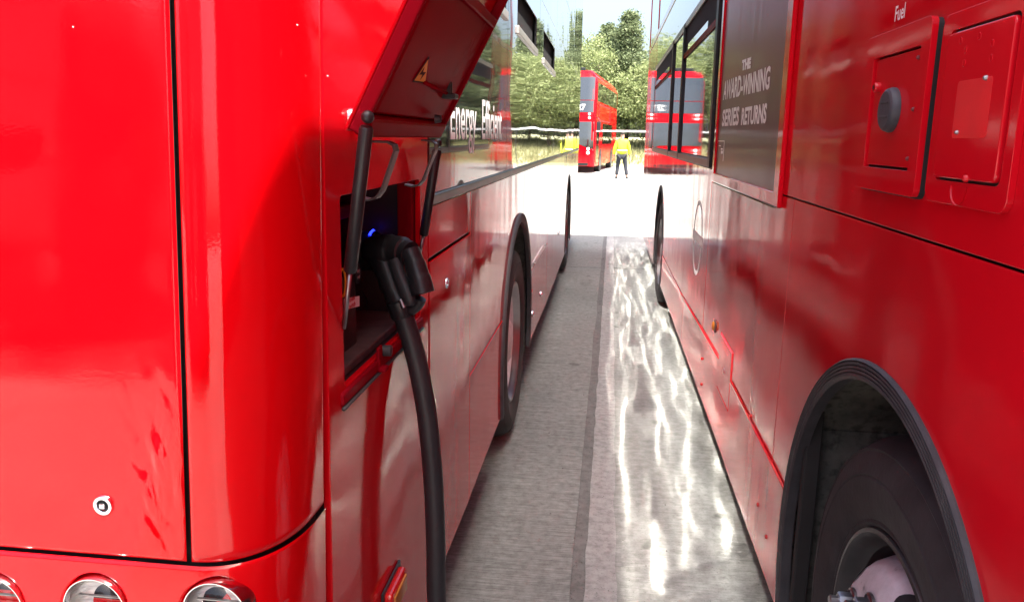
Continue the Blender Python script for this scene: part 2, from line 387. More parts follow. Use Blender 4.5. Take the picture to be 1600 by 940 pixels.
# ------------------------------------------------------------------ wheel
def wheel(parent, X, yc, zc, sgn, r=.483, convex=True):
    k = r / .483
    tp = [(.296, .03), (.300, .005), (.312, -.004), (.318, -.002), (.322, -.006), (.36, -.016), (.395, -.019), (.399, -.0165), (.403, -.019), (.43, -.013), (.447, -.004), (.452, -.006), (.457, .000), (.468, .02), (.478, .038), (.482, .06),
          (.482, .075), (.473, .077), (.473, .088), (.483, .09), (.483, .135), (.474, .137), (.474, .148), (.483, .15), (.483, .2), (.474, .202), (.474, .213), (.482, .215), (.476, .25), (.44, .28), (.3, .26)]
    t = build(MB().lathe([(a * k, b_) for a, b_ in tp], (X, yc, zc), 'x', -sgn, 96), 'tyre', 'tyre', parent, auto=35)
    rp = [(.298, .012), (.306, .002), (.304, -.004), (.296, -.005), (.289, .002), (.285, .02), (.272, .035), (.268, .10), (.262, .17)]
    rm = build(MB().lathe(rp, (X, yc, zc), 'x', -sgn, 96), 'rim', 'darkmetal' if convex else 'steel', parent, auto=35)
    if convex:
        dp = [(.268, .10), (.264, .085), (.256, .05), (.246, .024), (.232, .004), (.215, -.010), (.198, -.018), (.18, -.022), (.15, -.024), (.13, -.024), (.125, -.028), (.12, -.05), (.10, -.065), (.085, -.105), (.05, -.12), (.0001, -.12)]
    else:
        dp = [(.268, .03), (.25, .06), (.22, .10), (.17, .115), (.13, .115), (.125, .09), (.12, .03), (.09, .01), (.0001, .01)]
    dsk = build(MB().lathe(dp, (X, yc, zc), 'x', -sgn, 96), 'wheel_disc', 'wheelpaint', parent, auto=40)
    for q in range(10):
        a = 2 * PI * q / 10 + .17
        if convex and q < 6:
            hh = onX(1434, 884, X + .004); a_h = math.atan2(hh.z - zc, hh.y - yc) + q * PI / 3 - PI / 10
            f = lambda rr: -.010 + (rr - .215) * .82 if rr < .232 else .004 + (rr - .232) * 1.43 if rr < .246 else .024 + (rr - .246) * 2.6
            pts_, q_ = [], []
            for k2 in range(6):
                for j in range(20):
                    t_ = max(.001, k2 / 5); rr = .231 + math.cos(2 * PI * j / 20) * .018 * t_; aa = a_h + PI / 10 + math.sin(2 * PI * j / 20) * .027 * t_ / rr
                    pts_.append((X - sgn * (f(rr) - .0025), yc + rr * math.cos(aa), zc + rr * math.sin(aa)))
            for k2 in range(5):
                for j in range(20): q_.append((k2 * 20 + j, k2 * 20 + (j + 1) % 20, k2 * 20 + 20 + (j + 1) % 20, k2 * 20 + 20 + j))
            build(MB().add(pts_, q_), 'hand_hole', 'black', dsk)
        rn = .1675; c_ = (X - sgn * (-.024 if convex else .115), yc + rn * math.cos(a), zc + rn * math.sin(a))
        nut = MB().lathe([(.028, -.002), (.028, .004), (.024, .006)], c_, 'x', sgn, 20)
        nut.lathe([(.0185, .004), (.0185, .026), (.0165, .029), (.0001, .029)], c_, 'x', sgn, 6)
        nut.lathe([(.011, .028), (.011, .044), (.009, .046), (.0001, .046)], c_, 'x', sgn, 12)
        build(nut, 'wheel_nut', 'steel', dsk, auto=30)
    return t
def arch_trim(parent, X, yc, zc, r0, r1, sgn, out, zb, name='wheel_arch_trim', lip=.05):
    a0 = math.degrees(math.asin(max(-1, (zb - zc) / r1)))
    # profile with ridges, swept round the arch
    prof = [(r0, -lip), (r0, out * .5), (r0 + .006, out)]
    nr = 4; wdt = r1 - r0 - .012
    for i in range(nr):
        u = r0 + .006 + wdt * (i + .15) / nr
        prof += [(u, out), (u + wdt / nr * .55, out), (u + wdt / nr * .62, out - .0035), (u + wdt / nr * .78, out - .0035)]
    prof += [(r1 - .004, out), (r1, out * .4), (r1, -.004)]
    mb = MB().lathe(prof, (X, yc, zc), 'x', sgn, 56, R(a0), R(180 - a0))
    return build(mb, name, 'rubber', parent, auto=30)
def housing(parent, X, yc, zc, r, sgn, depth=.55, zb=.25):
    a0 = math.degrees(math.asin((zb - zc) / r))
    mb = MB().lathe([(r, -.004), (r, -depth)], (X, yc, zc), 'x', sgn, 40, R(a0), R(180 - a0))
    n_ = 41; k = len(mb.v)
    # closing back wall
    back = [mb.v[i * 2 + 1] for i in range(n_)]
    mb.add(back, [tuple(range(n_))])
    return build(mb, 'wheel_housing', 'housing', parent, smooth=False)

# ================================================================== LEFT BUS
XL = -.42
Lb = thing('double_decker_bus', 'glossy red bus at left with raised charging flap and dented rear panel', 'bus', (-1.67, 6.4, 0), 'double-decker buses parked in the depot')
def rake(z): return .07 * (z - .927)
def prof(s, inset=0.0):
    """plan of the rear end: s=0 at the side seam, growing round the corner to the left"""
    a_, b_ = .122 - inset, .168 - inset
    L1 = .235
    if s < 0: return (XL - inset, 1.10 - s)
    if s <= L1:
        t = (s / L1) * PI / 2
        # superellipse-ish corner
        c_, s_ = math.cos(t), math.sin(t); e = .85
        return (-.542 + a_ * c_ ** e, 1.10 - b_ * s_ ** e)
    u = s - L1
    return (-.542 - u, 1.10 - b_ - .02 * u * (1 - u / 2.2) * 0 + .004 * u)
def dent(x, z):
    # creased knock at the lower right corner of the rear panel
    dx, dz = (x + .580) / .034, (z - 1.025) / .085
    g_ = math.exp(-(dx * dx + dz * dz))
    if g_ < .003: return 0
    r1 = 1 - abs(noise.noise(Vector((x * 40 + z * 9, z * 13, 5.1)))) * 2
    r2 = 1 - abs(noise.noise(Vector((x * 75 - z * 12, z * 22, 9.7)))) * 2
    return g_ ** .7 * (.0042 * r1 + .0014 * r2 - .001)
def rear_grid(name, s0, s1, z0, z1, ns, nz, mat, zlow=None, fdent=False, s_edge=None, off=None):
    vs_, fs = [], []
    for i in range(ns + 1):
        s = s0 + (s1 - s0) * i / ns
        zb = zlow(s) if zlow else z0
        for j in range(nz + 1):
            z = zb + (z1 - zb) * j / nz
            x, y = prof(s); y += rake(z)
            if fdent: y += dent(x, z)
            # rolled edges
            ed = min(abs(s - s0), abs(s1 - s)) if s_edge is None else s_edge(s)
            ez = z - zb
            dd = 0
            for e_ in (ed, ez):
                if e_ < .006: dd = max(dd, .004 * (1 - e_ / .006) ** 2)
            if dd:
                x2, y2 = prof(s, .004); f = dd / .004
                x += (x2 - x) * f; y += ((y2 + rake(z)) - y) * f
            if off: x, y = off(s, z, x, y)
            vs_.append((x, y, z))
    W_ = nz + 1
    for i in range(ns):
        for j in range(nz): a = i * W_ + j; fs.append((a, a + 1, a + W_ + 1, a + W_))
    return build(MB().add(vs_, fs), name, mat, Lb, smooth=True)
SS = .2345        # the upright gap between rear panel and corner panel
def frange(a, b_, fine, coarse): return
# rear panel (fine grid near the dent)
rp1 = rear_grid('rear_panel', SS + .0045, SS + .36, .930, 2.4, 150, 420, 'red', fdent=True)
rear_grid('rear_panel', SS + .3601, 2.59, .930, 2.4, 40, 80, 'red', s_edge=lambda s: 1)
rear_grid('corner_panel', -.028, SS - .0015, .930, 2.4, 60, 200, 'red')
lkx = onY(164, 787, .94)
lock(Lb, Vector((lkx.x, prof(.47 - .235 + .0)[1] + rake(lkx.z) + .004 * (-.542 - lkx.x) + .0005, lkx.z)), .0145, 'y', -1)
for (px, py) in ((392, 13), (424, 99), (88, 37)):
    p = onY(px, py, .95); xx = p.x
    Yf = None
    for q in range(400):
        s = q * .002
        if prof(s)[0] <= xx: Yf = prof(s)[1]; break
    if Yf: screw(rp1, (xx, Yf + rake(p.z) - .0002, p.z), .0010, 'y', -1, 'reflective', 'stone_chip', .0004)
# dark cavity behind the rear gaps
vs_, fs = [], []
for i in range(60):
    s = -.03 + 2.62 * i / 59 if i > 20 else -.03 + .3 * i / 20
    for z in (.55, 2.5):
        x, y = prof(s, .018); vs_.append((x, y + rake(z) + .006, z))
for i in range(59): fs.append((2 * i, 2 * i + 1, 2 * i + 3, 2 * i + 2))
build(MB().add(vs_, fs), 'rear_frame', 'black', Lb)
# bumper with scalloped lamp recess
LAMPS = []
for px, py in ((18, 926), (172, 929), (352, 938)):
    p = onY(px, py, .955); LAMPS.append((p.x, p.z))
def s_of_x(xx):
    for q in range(2000):
        if prof(q * .001)[0] <= xx: return q * .001
    return 1.0
LS = [s_of_x(l[0]) for l in LAMPS]
def recess(s, z):
    """0 on the bumper skin, 1 inside the lamp recess: round pockets joined by a band, with a soft edge"""
    d1 = min(math.hypot(s - ls, z - lz) - .0465 for (lx, lz), ls in zip(LAMPS, LS)); d2 = z - .842
    k_ = .022; h = max(k_ - abs(d1 - d2), 0) / k_; sd = min(d1, d2) - h * h * k_ * .25
    t = min(1, max(0, .5 - sd / .007)); return t * t * (3 - 2 * t)
def bump_off(s, z, x, y):
    x2, y2 = prof(s, .0)
    y = y2 + rake(z); f = 0
    # upper lip curves outward as it goes down
    y -= .010 * math.sin(min(1, (.924 - z) / .12) * PI / 2) * min(1, max(0, (s - .02) / .15))
    if s < .03: return x, y
    t = recess(s, z)
    lower = min(1, max(0, (z - .745) / .02))
    fade = min(1, max(0, (s - .07) / .06))
    y += .032 * t * lower * fade
    return x, y
vs_, fs = [], []
S_ = [-.028 + .93 * i / 420 for i in range(421)] + [.95, 1.2, 1.7, 2.59]
Z_ = [.924 - .19 * j / 120 for j in range(121)] + [.70, .6, .5, .4]
for s in S_:
    for j, z in enumerate(Z_):
        x, y = prof(s); x, y = bump_off(s, z, x, y)
        if j < 2: y += .004 * (2 - j) / 2
        vs_.append((x, y, z))
W_ = len(Z_)
for i in range(len(S_) - 1):
    for j in range(W_ - 1): a = i * W_ + j; fs.append((a, a + W_, a + W_ + 1, a + 1))
build(MB().add(vs_, fs), 'bumper', 'red', Lb, smooth=True)
for (lx, lz), ls in zip(LAMPS, LS):
    c_ = (lx, prof(ls)[1] + rake(lz) + .005, lz)
    lm = build(MB().lathe([(.0455, .02), (.0462, -.010), (.0455, -.014), (.0442, -.014), (.0434, -.008), (.043, .01)], c_, 'y', 1, 48), 'lamp', 'chrome', Lb, auto=40)
    build(MB().lathe([(.0432, -.004), (.038, .008), (.030, .016), (.018, .021), (.0001, .023)], c_, 'y', 1, 40), 'reflector', 'reflector', lm, smooth=True)
    bars = MB()
    for zz in (-.012, .010): bars.box(c_[0] - .033, c_[0] + .033, c_[1] + .002, c_[1] + .006, lz + zz - .0008, lz + zz + .0008)
    build(bars, 'lens_bar', 'steel', lm)
    build(MB().lathe([(.0432, -.006), (.038, -.013), (.029, -.0185), (.015, -.0220), (.0001, -.0232)], c_, 'y', 1, 40), 'lens', 'lens', lm, smooth=True)
# inner shell of the bus
sh = MB()
sh.box(-2.9, XL - .03, 1.9, 11.9, 1.15, 4.0)
sh.box(-2.9, XL - .03, 1.30, 1.9, 1.47, 4.0)
sh.box(-2.9, XL - .34, 1.15, 1.9, .34, 1.47)
sh.box(-2.9, XL - .03, 1.86, 3.2, .34, 1.15)
sh.box(-2.9, XL - .03, 4.66, 8.5, .34, 1.15)
sh.box(-2.9, XL - .03, 9.9, 11.9, .34, 1.15)
sh.box(-2.9, XL - .6, 3.2, 9.9, .34, 1.15)
build(sh, 'body_shell', 'black', Lb)
# roof with rounded shoulders, and rear upper body
def roof_prof(x0, x1, zt, r, k=10):
    out = []
    for i in range(k + 1):
        t = PI - (PI / 2) * i / k; out.append((x0 + r + r * math.cos(t), zt - r + r * math.sin(t)))
    for i in range(k + 1):
        t = PI / 2 - (PI / 2) * i / k; out.append((x1 - r + r * math.cos(t), zt - r + r * math.sin(t)))
    return out
def roof(parent, x0, x1, y0, y1, zt, r, zlow, mat, name='roof'):
    p = [(x0, zlow)] + roof_prof(x0, x1, zt, r) + [(x1, zlow)]
    vs_ = [(x, y0, z) for x, z in p] + [(x, y1, z) for x, z in p]; n_ = len(p); fs = []
    for i in range(n_ - 1): fs.append((i, i + 1, i + 1 + n_, i + n_))
    fs.append(tuple(range(n_))); fs.append(tuple(range(n_, 2 * n_))[::-1])
    return build(MB().add(vs_, fs), name, mat, parent, auto=25)
roof(Lb, -2.92, XL, 1.1, 11.9, 4.25, .28, 3.62, 'red_side')
build(MB().box(-2.92, XL - .004, 1.12, 1.3, 2.405, 3.62), 'upper_rear', 'red', Lb, bev=.02)
# ---- lower side panels
LA = (3.93, .475, .655)            # wheel arch centre y, z, radius
ys1 = 1.132
HB = rrect(1.238, 1.795, 1.088, 1.404, .012)
panel('side_panel', [(ys1, .33), (1.868, .315), (1.877, 1.60), (1.877, 2.4), (ys1 + .10, 2.4), (ys1 + .047, 1.6)], XL, 1, 'red_side', Lb, holes=[HB], th=.012)
panel('side_panel', rect(1.884, 2.476, 1.209, 1.333), XL, 1, 'red_side', Lb)
hat = panel('access_door', [(1.884, .315), (2.476, .30), (2.478, 1.200), (1.886, 1.200)], XL + .001, 1, 'red_side', Lb)
lk = onX(697, 442, XL); lock(Lb, Vector((XL + .001, lk.y, lk.z)), .014, 'x', 1)
def arc_cut(y0, y1, zb0, zb1, zt, A, side):
    cy_, cz, r = A
    if side == 'L':      # panel left of the wheel, ends on the arch
        a_b = math.degrees(math.acos(max(-1, min(1, (y1 - cy_) / r)))) if False else None
seam_z = .735
# panel left of the arch, split by a horizontal seam
def arch_pts(A, a0, a1, k=24): return arc(A[0], A[1], A[2], a0, a1, k)
aL = math.degrees(math.asin((seam_z - LA[1]) / LA[2])); aB = math.degrees(math.asin((.30 - LA[1]) / LA[2]))
panel('side_panel', [(2.484, seam_z + .003)] + arch_pts(LA, 180 - aL - .5, 90) + [(LA[0], 1.333), (2.484, 1.333)], XL, 1, 'red_side', Lb)
panel('skirt_panel', [(2.484, .30)] + arch_pts(LA, 180 - aB, 180 - aL + .5) + [(2.484, seam_z - .003)], XL, 1, 'red_side', Lb)
panel('side_panel', arch_pts(LA, 90, aL) + [(5.9, seam_z), (5.9, 1.333), (LA[0], 1.333)], XL, 1, 'red_side', Lb)
panel('skirt_panel', arch_pts(LA, aL - .5, aB) + [(5.9, .27), (5.9, seam_z - .005)], XL, 1, 'red_side', Lb)
LA2 = (9.2, .475, .62)
aL2 = math.degrees(math.asin((.27 - LA2[1]) / LA2[2]))
panel('side_panel', [(5.906, .27)] + arch_pts(LA2, 180 - aL2, aL2, 40) + [(11.86, .27), (11.86, 1.333), (5.906, 1.333)], XL, 1, 'red_side', Lb)
for A in (LA, LA2):
    arch_trim(Lb, XL, A[0], A[1], A[2] - (.042 if A is LA else .03), A[2] + .004, 1, .012 if A is LA else .004, .29, lip=.012)
    housing(Lb, XL - .02, A[0], A[1], A[2] + .01, 1)
    wheel(Lb, XL - .022, A[0], .483, 1, convex=False)
# small fittings
mk = MB(); q0, q1 = onX(598, 940, XL), onX(618, 880, XL)
ml = build(MB().box(XL + .001, XL + .022, 1.43, 1.55, .530, .588), 'marker_lamp', 'redlens', Lb, bev=.008, bseg=3)
build(MB().box(XL + .020, XL + .026, 1.442, 1.538, .540, .578), 'amber_lens', 'amber', ml, bev=.004)
build(MB().box(XL + .001, XL + .006, 1.42, 1.56, .522, .596), 'lamp_base', 'plastic', ml, bev=.002)
panel('reflector_strip', [onX(832, 410, XL)[1:], onX(836, 412, XL)[1:], onX(852, 384, XL)[1:], onX(848, 383, XL)[1:]], XL + .005, 1, 'white', Lb, th=.005)
for px, py in ((829, 455), (845, 459), (832, 490), (873, 364)):
    p = onX(px, py, XL); screw(Lb, (XL, p.y, p.z), .02, 'x', 1, 'chrome', 'rivet', .012)
# ---- window band
build(MB().box(XL - .02, XL + .009, 1.884, 11.86, 1.336, 1.362), 'window_trim', 'darkmetal', Lb, bev=.004)
we = [1.884, 3.36, 4.86, 6.40, 7.95, 9.5, 11.86]
hop = [(2.35, 3.29), (3.69, 4.66), (5.15, 6.2)]
for i, (a, b_) in enumerate(zip(we[:-1], we[1:])):
    hl = [rect(hop[i][0], hop[i][1], 1.985, 2.15)] if i < 3 else []
    wn = panel('window', rect(a + .003, b_ - .003, 1.364, 2.295), XL + .002, 1, 'glass', Lb, th=.012, holes=hl, bev=.001)
    if hl:
        h0, h1 = hop[i]
        build(MB().box(XL - .02, XL + .012, h0 - .01, h1 + .01, 1.950, 1.984), 'vent_frame', 'alu', wn, bev=.003)
        build(MB().box(XL - .026, XL - .022, h0, h1, 1.985, 2.15), 'vent_opening', 'black', wn)
    panel('cove_panel', rect(a + .003, b_ - .003, 2.30, 2.715), XL + .001, 1, 'glass_up', Lb, th=.012, bev=.001)
    panel('upper_window', rect(a + .003, b_ - .003, 2.72, 3.615), XL + .002, 1, 'glass_up', Lb, th=.012, bev=.001)
panel('upper_panel', rect(1.235, 1.878, 2.405, 3.615), XL, 1, 'red_side', Lb)
p0 = onX(695, 217, XL)
text_mesh('lettering', 'Energy', .185, 'white', Lb, lambda u, v: (XL + .0035, p0.y + .05 + u, p0.z + v), sx=.86, bold=.0014)
text_mesh('lettering', 'Efficient', .185, 'white', Lb, lambda u, v: (XL + .0035, p0.y + .60 + u, p0.z + v), sx=.86, bold=.0014)
# far end cap of the left bus
build(MB().box(-2.9, XL - .01, 11.86, 11.98, .3, 4.0), 'front_panel', 'red_side', Lb, bev=.05, bseg=4)

# ---- charging bay
bx0, bx1 = XL - .30, XL - .012
bay = MB()
y0, y1, z0, z1 = 1.225, 1.81, 1.075, 1.418
bay.add([(bx0, y0, z0), (bx0, y1, z0), (bx0, y1, z1), (bx0, y0, z1), (bx1, y0, z0), (bx1, y1, z0), (bx1, y1, z1), (bx1, y0, z1)],
        [(0, 1, 2, 3), (0, 4, 5, 1), (1, 5, 6, 2), (2, 6, 7, 3), (3, 7, 4, 0)])
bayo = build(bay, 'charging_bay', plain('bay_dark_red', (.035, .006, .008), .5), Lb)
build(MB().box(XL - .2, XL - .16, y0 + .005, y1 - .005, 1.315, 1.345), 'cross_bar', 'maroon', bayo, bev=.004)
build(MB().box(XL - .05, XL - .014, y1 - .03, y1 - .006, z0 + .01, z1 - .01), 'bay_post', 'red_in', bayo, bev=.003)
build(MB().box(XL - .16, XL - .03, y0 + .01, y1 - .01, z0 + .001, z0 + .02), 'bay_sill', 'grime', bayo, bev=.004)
for (a, b_, c_, d_) in ((1.32, 1.46, 1.18, 1.29), (1.30, 1.42, 1.09, 1.16), (1.60, 1.72, 1.34, 1.39)):
    build(MB().box(bx0 + .002, bx0 + .07, a, b_, c_, d_), 'control_box', 'plastic', bayo, bev=.008)
# stickers and badge seen left of the plug
def sticker(px0, px1, py0, py1, X, mat, name='sticker', par=None):
    a = onX(px0, py1, X); b_ = onX(px1, py0, X)
    return panel(name, rect(a.y, b_.y, a.z, b_.z), X + .001, 1, mat, par or bayo, th=.001, bev=0)
build(MB().box(XL - .066, XL - .062, 1.26, 1.50, 1.085, 1.24), 'backing_plate', 'plastic', bayo)
st = panel('sticker', [tuple(onX(*q, XL - .06)[1:]) for q in ((537, 484), (561, 478), (561, 462), (537, 467))], XL - .059, 1, 'white', bayo, th=.001, bev=0)
ps = onX(548, 471, XL - .06)
text_mesh('sticker_text', 'cheat', .022, 'red_flat', bayo, lambda u, v: (XL - .0585, ps.y - .012 + u * .7, ps.z + .001 + v * .6), bold=.0006)
text_mesh('sticker_text', 'switch', .022, 'red_flat', bayo, lambda u, v: (XL - .0585, ps.y - .016 + u * .7, ps.z - .012 + v * .6), bold=.0006)
pb = onX(558, 427, XL - .06)
build(MB().lathe([(.020, 0), (.020, .002), (.0185, .003), (.0185, .001), (.0001, .001)], (XL - .06, pb.y, pb.z), 'x', 1, 28), 'badge', 'plastic', bayo, auto=30)
text_mesh('badge_text', 'key', .016, 'white', bayo, lambda u, v: (XL - .0575, pb.y - .008 + u * .8, pb.z + .002 + v * .7))
text_mesh('badge_text', 'out', .016, 'white', bayo, lambda u, v: (XL - .0575, pb.y - .008 + u * .8, pb.z - .01 + v * .7))
pr = onX(538, 440, XL - .06)
rg_ = MB(); rg_.tube([(XL - .06, pr.y - .01 + .016 * math.cos(a), pr.z + .026 * math.sin(a)) for a in [i * 2 * PI / 24 for i in range(25)]], .0022, 8, False)
build(rg_, 'cable_ring', 'yellow', bayo, smooth=True)
wire = MB(); wire.tube([onX(px, py, XL - .13) for px, py in ((566, 455), (574, 470), (572, 490), (560, 505), (554, 522))], .0018, 8); build(wire, 'wire', 'plastic', bayo, smooth=True)
# charging inlet with its blue ring
SK = onX(588, 392, XL - .1)
inl = build(MB().lathe([(.045, 0), (.045, .045), (.041, .05), (.036, .05), (.036, .01), (.0001, .01)], (XL - .145, SK.y, SK.z), 'x', 1, 40), 'charging_inlet', 'plastic', bayo, auto=40)
led = onX(582, 380, XL - .09)
build(MB().lathe([(.046, .034), (.0495, .037), (.046, .040)], (XL - .145, SK.y, SK.z), 'x', 1, 20, R(75), R(125)), 'status_light', 'led', bayo, smooth=True)
# ledge under the bay with latch
led_y = (1.215, 1.80)
build(MB().box(XL - .01, XL + .006, led_y[0], led_y[1], 1.062, 1.084), 'bay_ledge', 'red_in', Lb, bev=.004)
sealp = [(XL + .004, led_y[0] + .002, 1.057), (XL + .004, led_y[1], 1.057)]
build(MB().tube(sealp, .0035, 8), 'ledge_seal', 'rubber', Lb, smooth=True)
pl = onX(597, 557, XL + .01)
lt = build(MB().box(XL - .004, XL + .02, pl.y - .012, pl.y + .012, pl.z - .028, pl.z - .018), 'latch_bracket', 'red_in', Lb, bev=.003)
build(MB().box(XL + .002, XL + .008, pl.y - .012, pl.y + .012, pl.z - .02, pl.z + .02), 'latch_plate', 'red_in', lt, bev=.002)
build(MB().lathe([(.0001, .018), (.011, .016), (.011, 0)], (XL + .004, pl.y + .03, pl.z + .004), 'x', 1, 18), 'latch_knob', 'rubber', lt, auto=40)
# ---- raised flap
F0 = Vector((-.368, 0, 1.497)); FD = Vector((.105, 0, .205)).normalized(); FN = Vector((FD.z, 0, -FD.x))   # FN points out and down: the inside of the flap faces up/out... outer skin on the other side
fy0, fy1, FL = 1.172, 1.765, .40
def fp(u, y, n_): p = F0 + FD * u - FN * n_; return (p.x, y, p.z)
def fbox(mb, u0, u1, ya, yb, n0, n1):
    vs_ = [fp(u, y, n_) for n_ in (n0, n1) for y in (ya, yb) for u in (u0, u1)]
    return mb.add(vs_, [(0, 2, 3, 1), (4, 5, 7, 6), (0, 1, 5, 4), (2, 6, 7, 3), (0, 4, 6, 2), (1, 3, 7, 5)])
flap = build(fbox(MB(), 0, FL, fy0, fy1, .018, .024), 'charging_flap', 'red_side', Lb, bev=.002)
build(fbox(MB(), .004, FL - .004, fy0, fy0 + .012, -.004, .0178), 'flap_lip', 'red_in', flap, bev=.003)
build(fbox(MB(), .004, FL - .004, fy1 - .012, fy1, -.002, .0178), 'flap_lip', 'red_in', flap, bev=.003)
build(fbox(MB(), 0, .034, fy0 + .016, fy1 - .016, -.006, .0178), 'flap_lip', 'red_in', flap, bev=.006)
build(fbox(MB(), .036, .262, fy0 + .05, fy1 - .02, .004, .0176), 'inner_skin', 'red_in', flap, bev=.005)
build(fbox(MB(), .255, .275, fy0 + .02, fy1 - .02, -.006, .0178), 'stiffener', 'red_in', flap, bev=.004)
# hazard triangle
def on_flap(px, py, n_=.003):
    v = ray(px, py); o = Vector((0, 0, CAMH)); P0 = F0 - FN * n_; t = (P0 - o).dot(FN) / v.dot(FN); return o + v * t
A_, B_, C_ = on_flap(671, 87), on_flap(644, 128), on_flap(665, 131)
ctr = (A_ + B_ + C_) / 3
tri = build(MB().add([A_, B_, C_], [(0, 1, 2)]), 'warning_triangle', 'black', flap)
sc_ = [ctr + (p - ctr) * .82 + FN * .0006 for p in (A_, B_, C_)]
build(MB().add(sc_, [(0, 1, 2)]), 'warning_triangle', 'yellow', flap)
bolt = [on_flap(*q, .0018) for q in ((664, 104), (655, 117), (660, 117), (656, 126), (666, 113), (661, 113))]
build(MB().add(bolt, [(0, 1, 2, 4, 5), (2, 3, 4)]), 'bolt_symbol', 'black', flap)
# rod with catch, small lock and bump stop on the flap
build(MB().tube([on_flap(664, 130, 0), on_flap(706, 150, 0)], .0035, 8), 'catch_rod', 'red_in', flap, smooth=True)
cr = on_flap(703, 150, -.006)
cc = build(MB().box(cr.x - .014, cr.x + .014, cr.y - .02, cr.y + .02, cr.z - .006, cr.z + .004), 'catch', 'plastic', flap, bev=.002)
for dy in (-.008, .008): build(MB().box(cr.x - .003, cr.x + .003, cr.y + dy - .003, cr.y + dy + .003, cr.z + .003, cr.z + .035), 'catch_pin', 'plastic', cc, bev=.001)
lkp = onX(547, 183, XL)
lko = build(MB().lathe([(.0001, .008), (.006, .008), (.007, .012), (.013, .010), (.0145, .004), (.0145, -.004)], (XL, lkp.y, lkp.z), 'x', 1, 28), 'flap_lock', 'chrome', Lb, auto=40)
bs = on_flap(680, 186, -.004); build(MB().lathe([(.0001, .014), (.007, .012), (.009, 0)], tuple(bs), 'x', 1, 14), 'bump_stop', 'rubber', flap, auto=40)
# gas struts
def strut(top, mid, low, par, name='gas_strut'):
    top, mid, low = Vector(top), Vector(mid), Vector(low)
    dirv = (mid - top).normalized()
    o = build(MB().tube([top + dirv * .012, top + dirv * .016, mid - dirv * .003, mid], [.0085, .0105, .0105, .008], 20), 'gas_strut', 'plastic', par, auto=40)
    build(MB().tube([mid, low], .004, 12), 'piston_rod', 'steel', o, smooth=True)
    b_ = MB(); rings = 8
    b_.lathe([(.0095 * math.sin(PI * i / rings) + .0001, -.0095 * math.cos(PI * i / rings)) for i in range(rings + 1)], tuple(top - dirv * .002), 'z', 1, 18)
    build(b_, 'ball_joint', 'plastic', o, smooth=True)
strut(onY(574, 185, 1.145), onY(547, 425, 1.20), onY(537, 512, 1.235), Lb)
strut(onY(684, 225, 1.785), onY(662, 368, 1.79), onY(655, 400, 1.79), Lb)
# swan-neck hinge arms
def arm(pts, wd, par):
    mb = MB(); n_ = len(pts); vs_ = []
    for i, p in enumerate(pts):
        t = (pts[min(i + 1, n_ - 1)] - pts[max(i - 1, 0)]).normalized(); nn = Vector((t.z, 0, -t.x)).normalized() * .002
        for (a, b_) in ((-1, -1), (1, -1), (1, 1), (-1, 1)): vs_.append(p + Vector((0, a * wd / 2, 0)) + nn * b_)
    fs = []
    for i in range(n_ - 1):
        for k in range(4): fs.append((4 * i + k, 4 * i + (k + 1) % 4, 4 * i + 4 + (k + 1) % 4, 4 * i + 4 + k))
    fs += [(0, 3, 2, 1), tuple(4 * (n_ - 1) + k for k in range(4))]
    return build(mb.add(vs_, fs), 'hinge_arm', 'darkmetal', par, bev=.001)
for yy, q in ((1.31, ((585, 221), (608, 222), (617, 227), (619, 236), (598, 298), (590, 308), (578, 312), (560, 308))), (1.66, ((660, 219), (675, 220), (681, 225), (681, 234), (662, 281), (655, 289), (645, 291), (634, 288)))):
    arm([onY(a, b_, yy) for a, b_ in q], .028, Lb)

# ================================================================== CHARGING PLUG AND CABLE
YG = 1.60
cab_px = [(627, 484), (634, 505), (645, 540), (656, 585), (666, 640), (673, 700), (678, 770), (681, 850), (682, 930)]
cpts = [onY(a, b_, YG) for a, b_ in cab_px]
last = cpts[-1]
cpts += [Vector((-.335, 1.61, .32)), Vector((-.34, 1.60, .15)), Vector((-.36, 1.56, .05)), Vector((-.44, 1.45, .022)), Vector((-.58, 1.3, .022)), Vector((-.85, 1.05, .022))]
plug = thing('charging_plug', 'black charging plug and thick cable plugged into the open flap of the left bus', 'charging cable', (-.34, 1.6, 0))
def smooth_path(pts, k=6):
    out = []
    for i in range(len(pts) - 1):
        p0, p1, p2, p3 = pts[max(i - 1, 0)], pts[i], pts[i + 1], pts[min(i + 2, len(pts) - 1)]
        for j in range(k):
            t = j / k
            out.append(.5 * ((2 * p1) + (p2 - p0) * t + (2 * p0 - 5 * p1 + 4 * p2 - p3) * t * t + (3 * p1 - p0 - 3 * p2 + p3) * t ** 3))
    out.append(pts[-1]); return out
build(MB().tube(smooth_path(cpts), .0215, 28), 'cable', 'cable', plug, smooth=True)
G = lambda a, b_, Y=YG: onY(a, b_, Y)
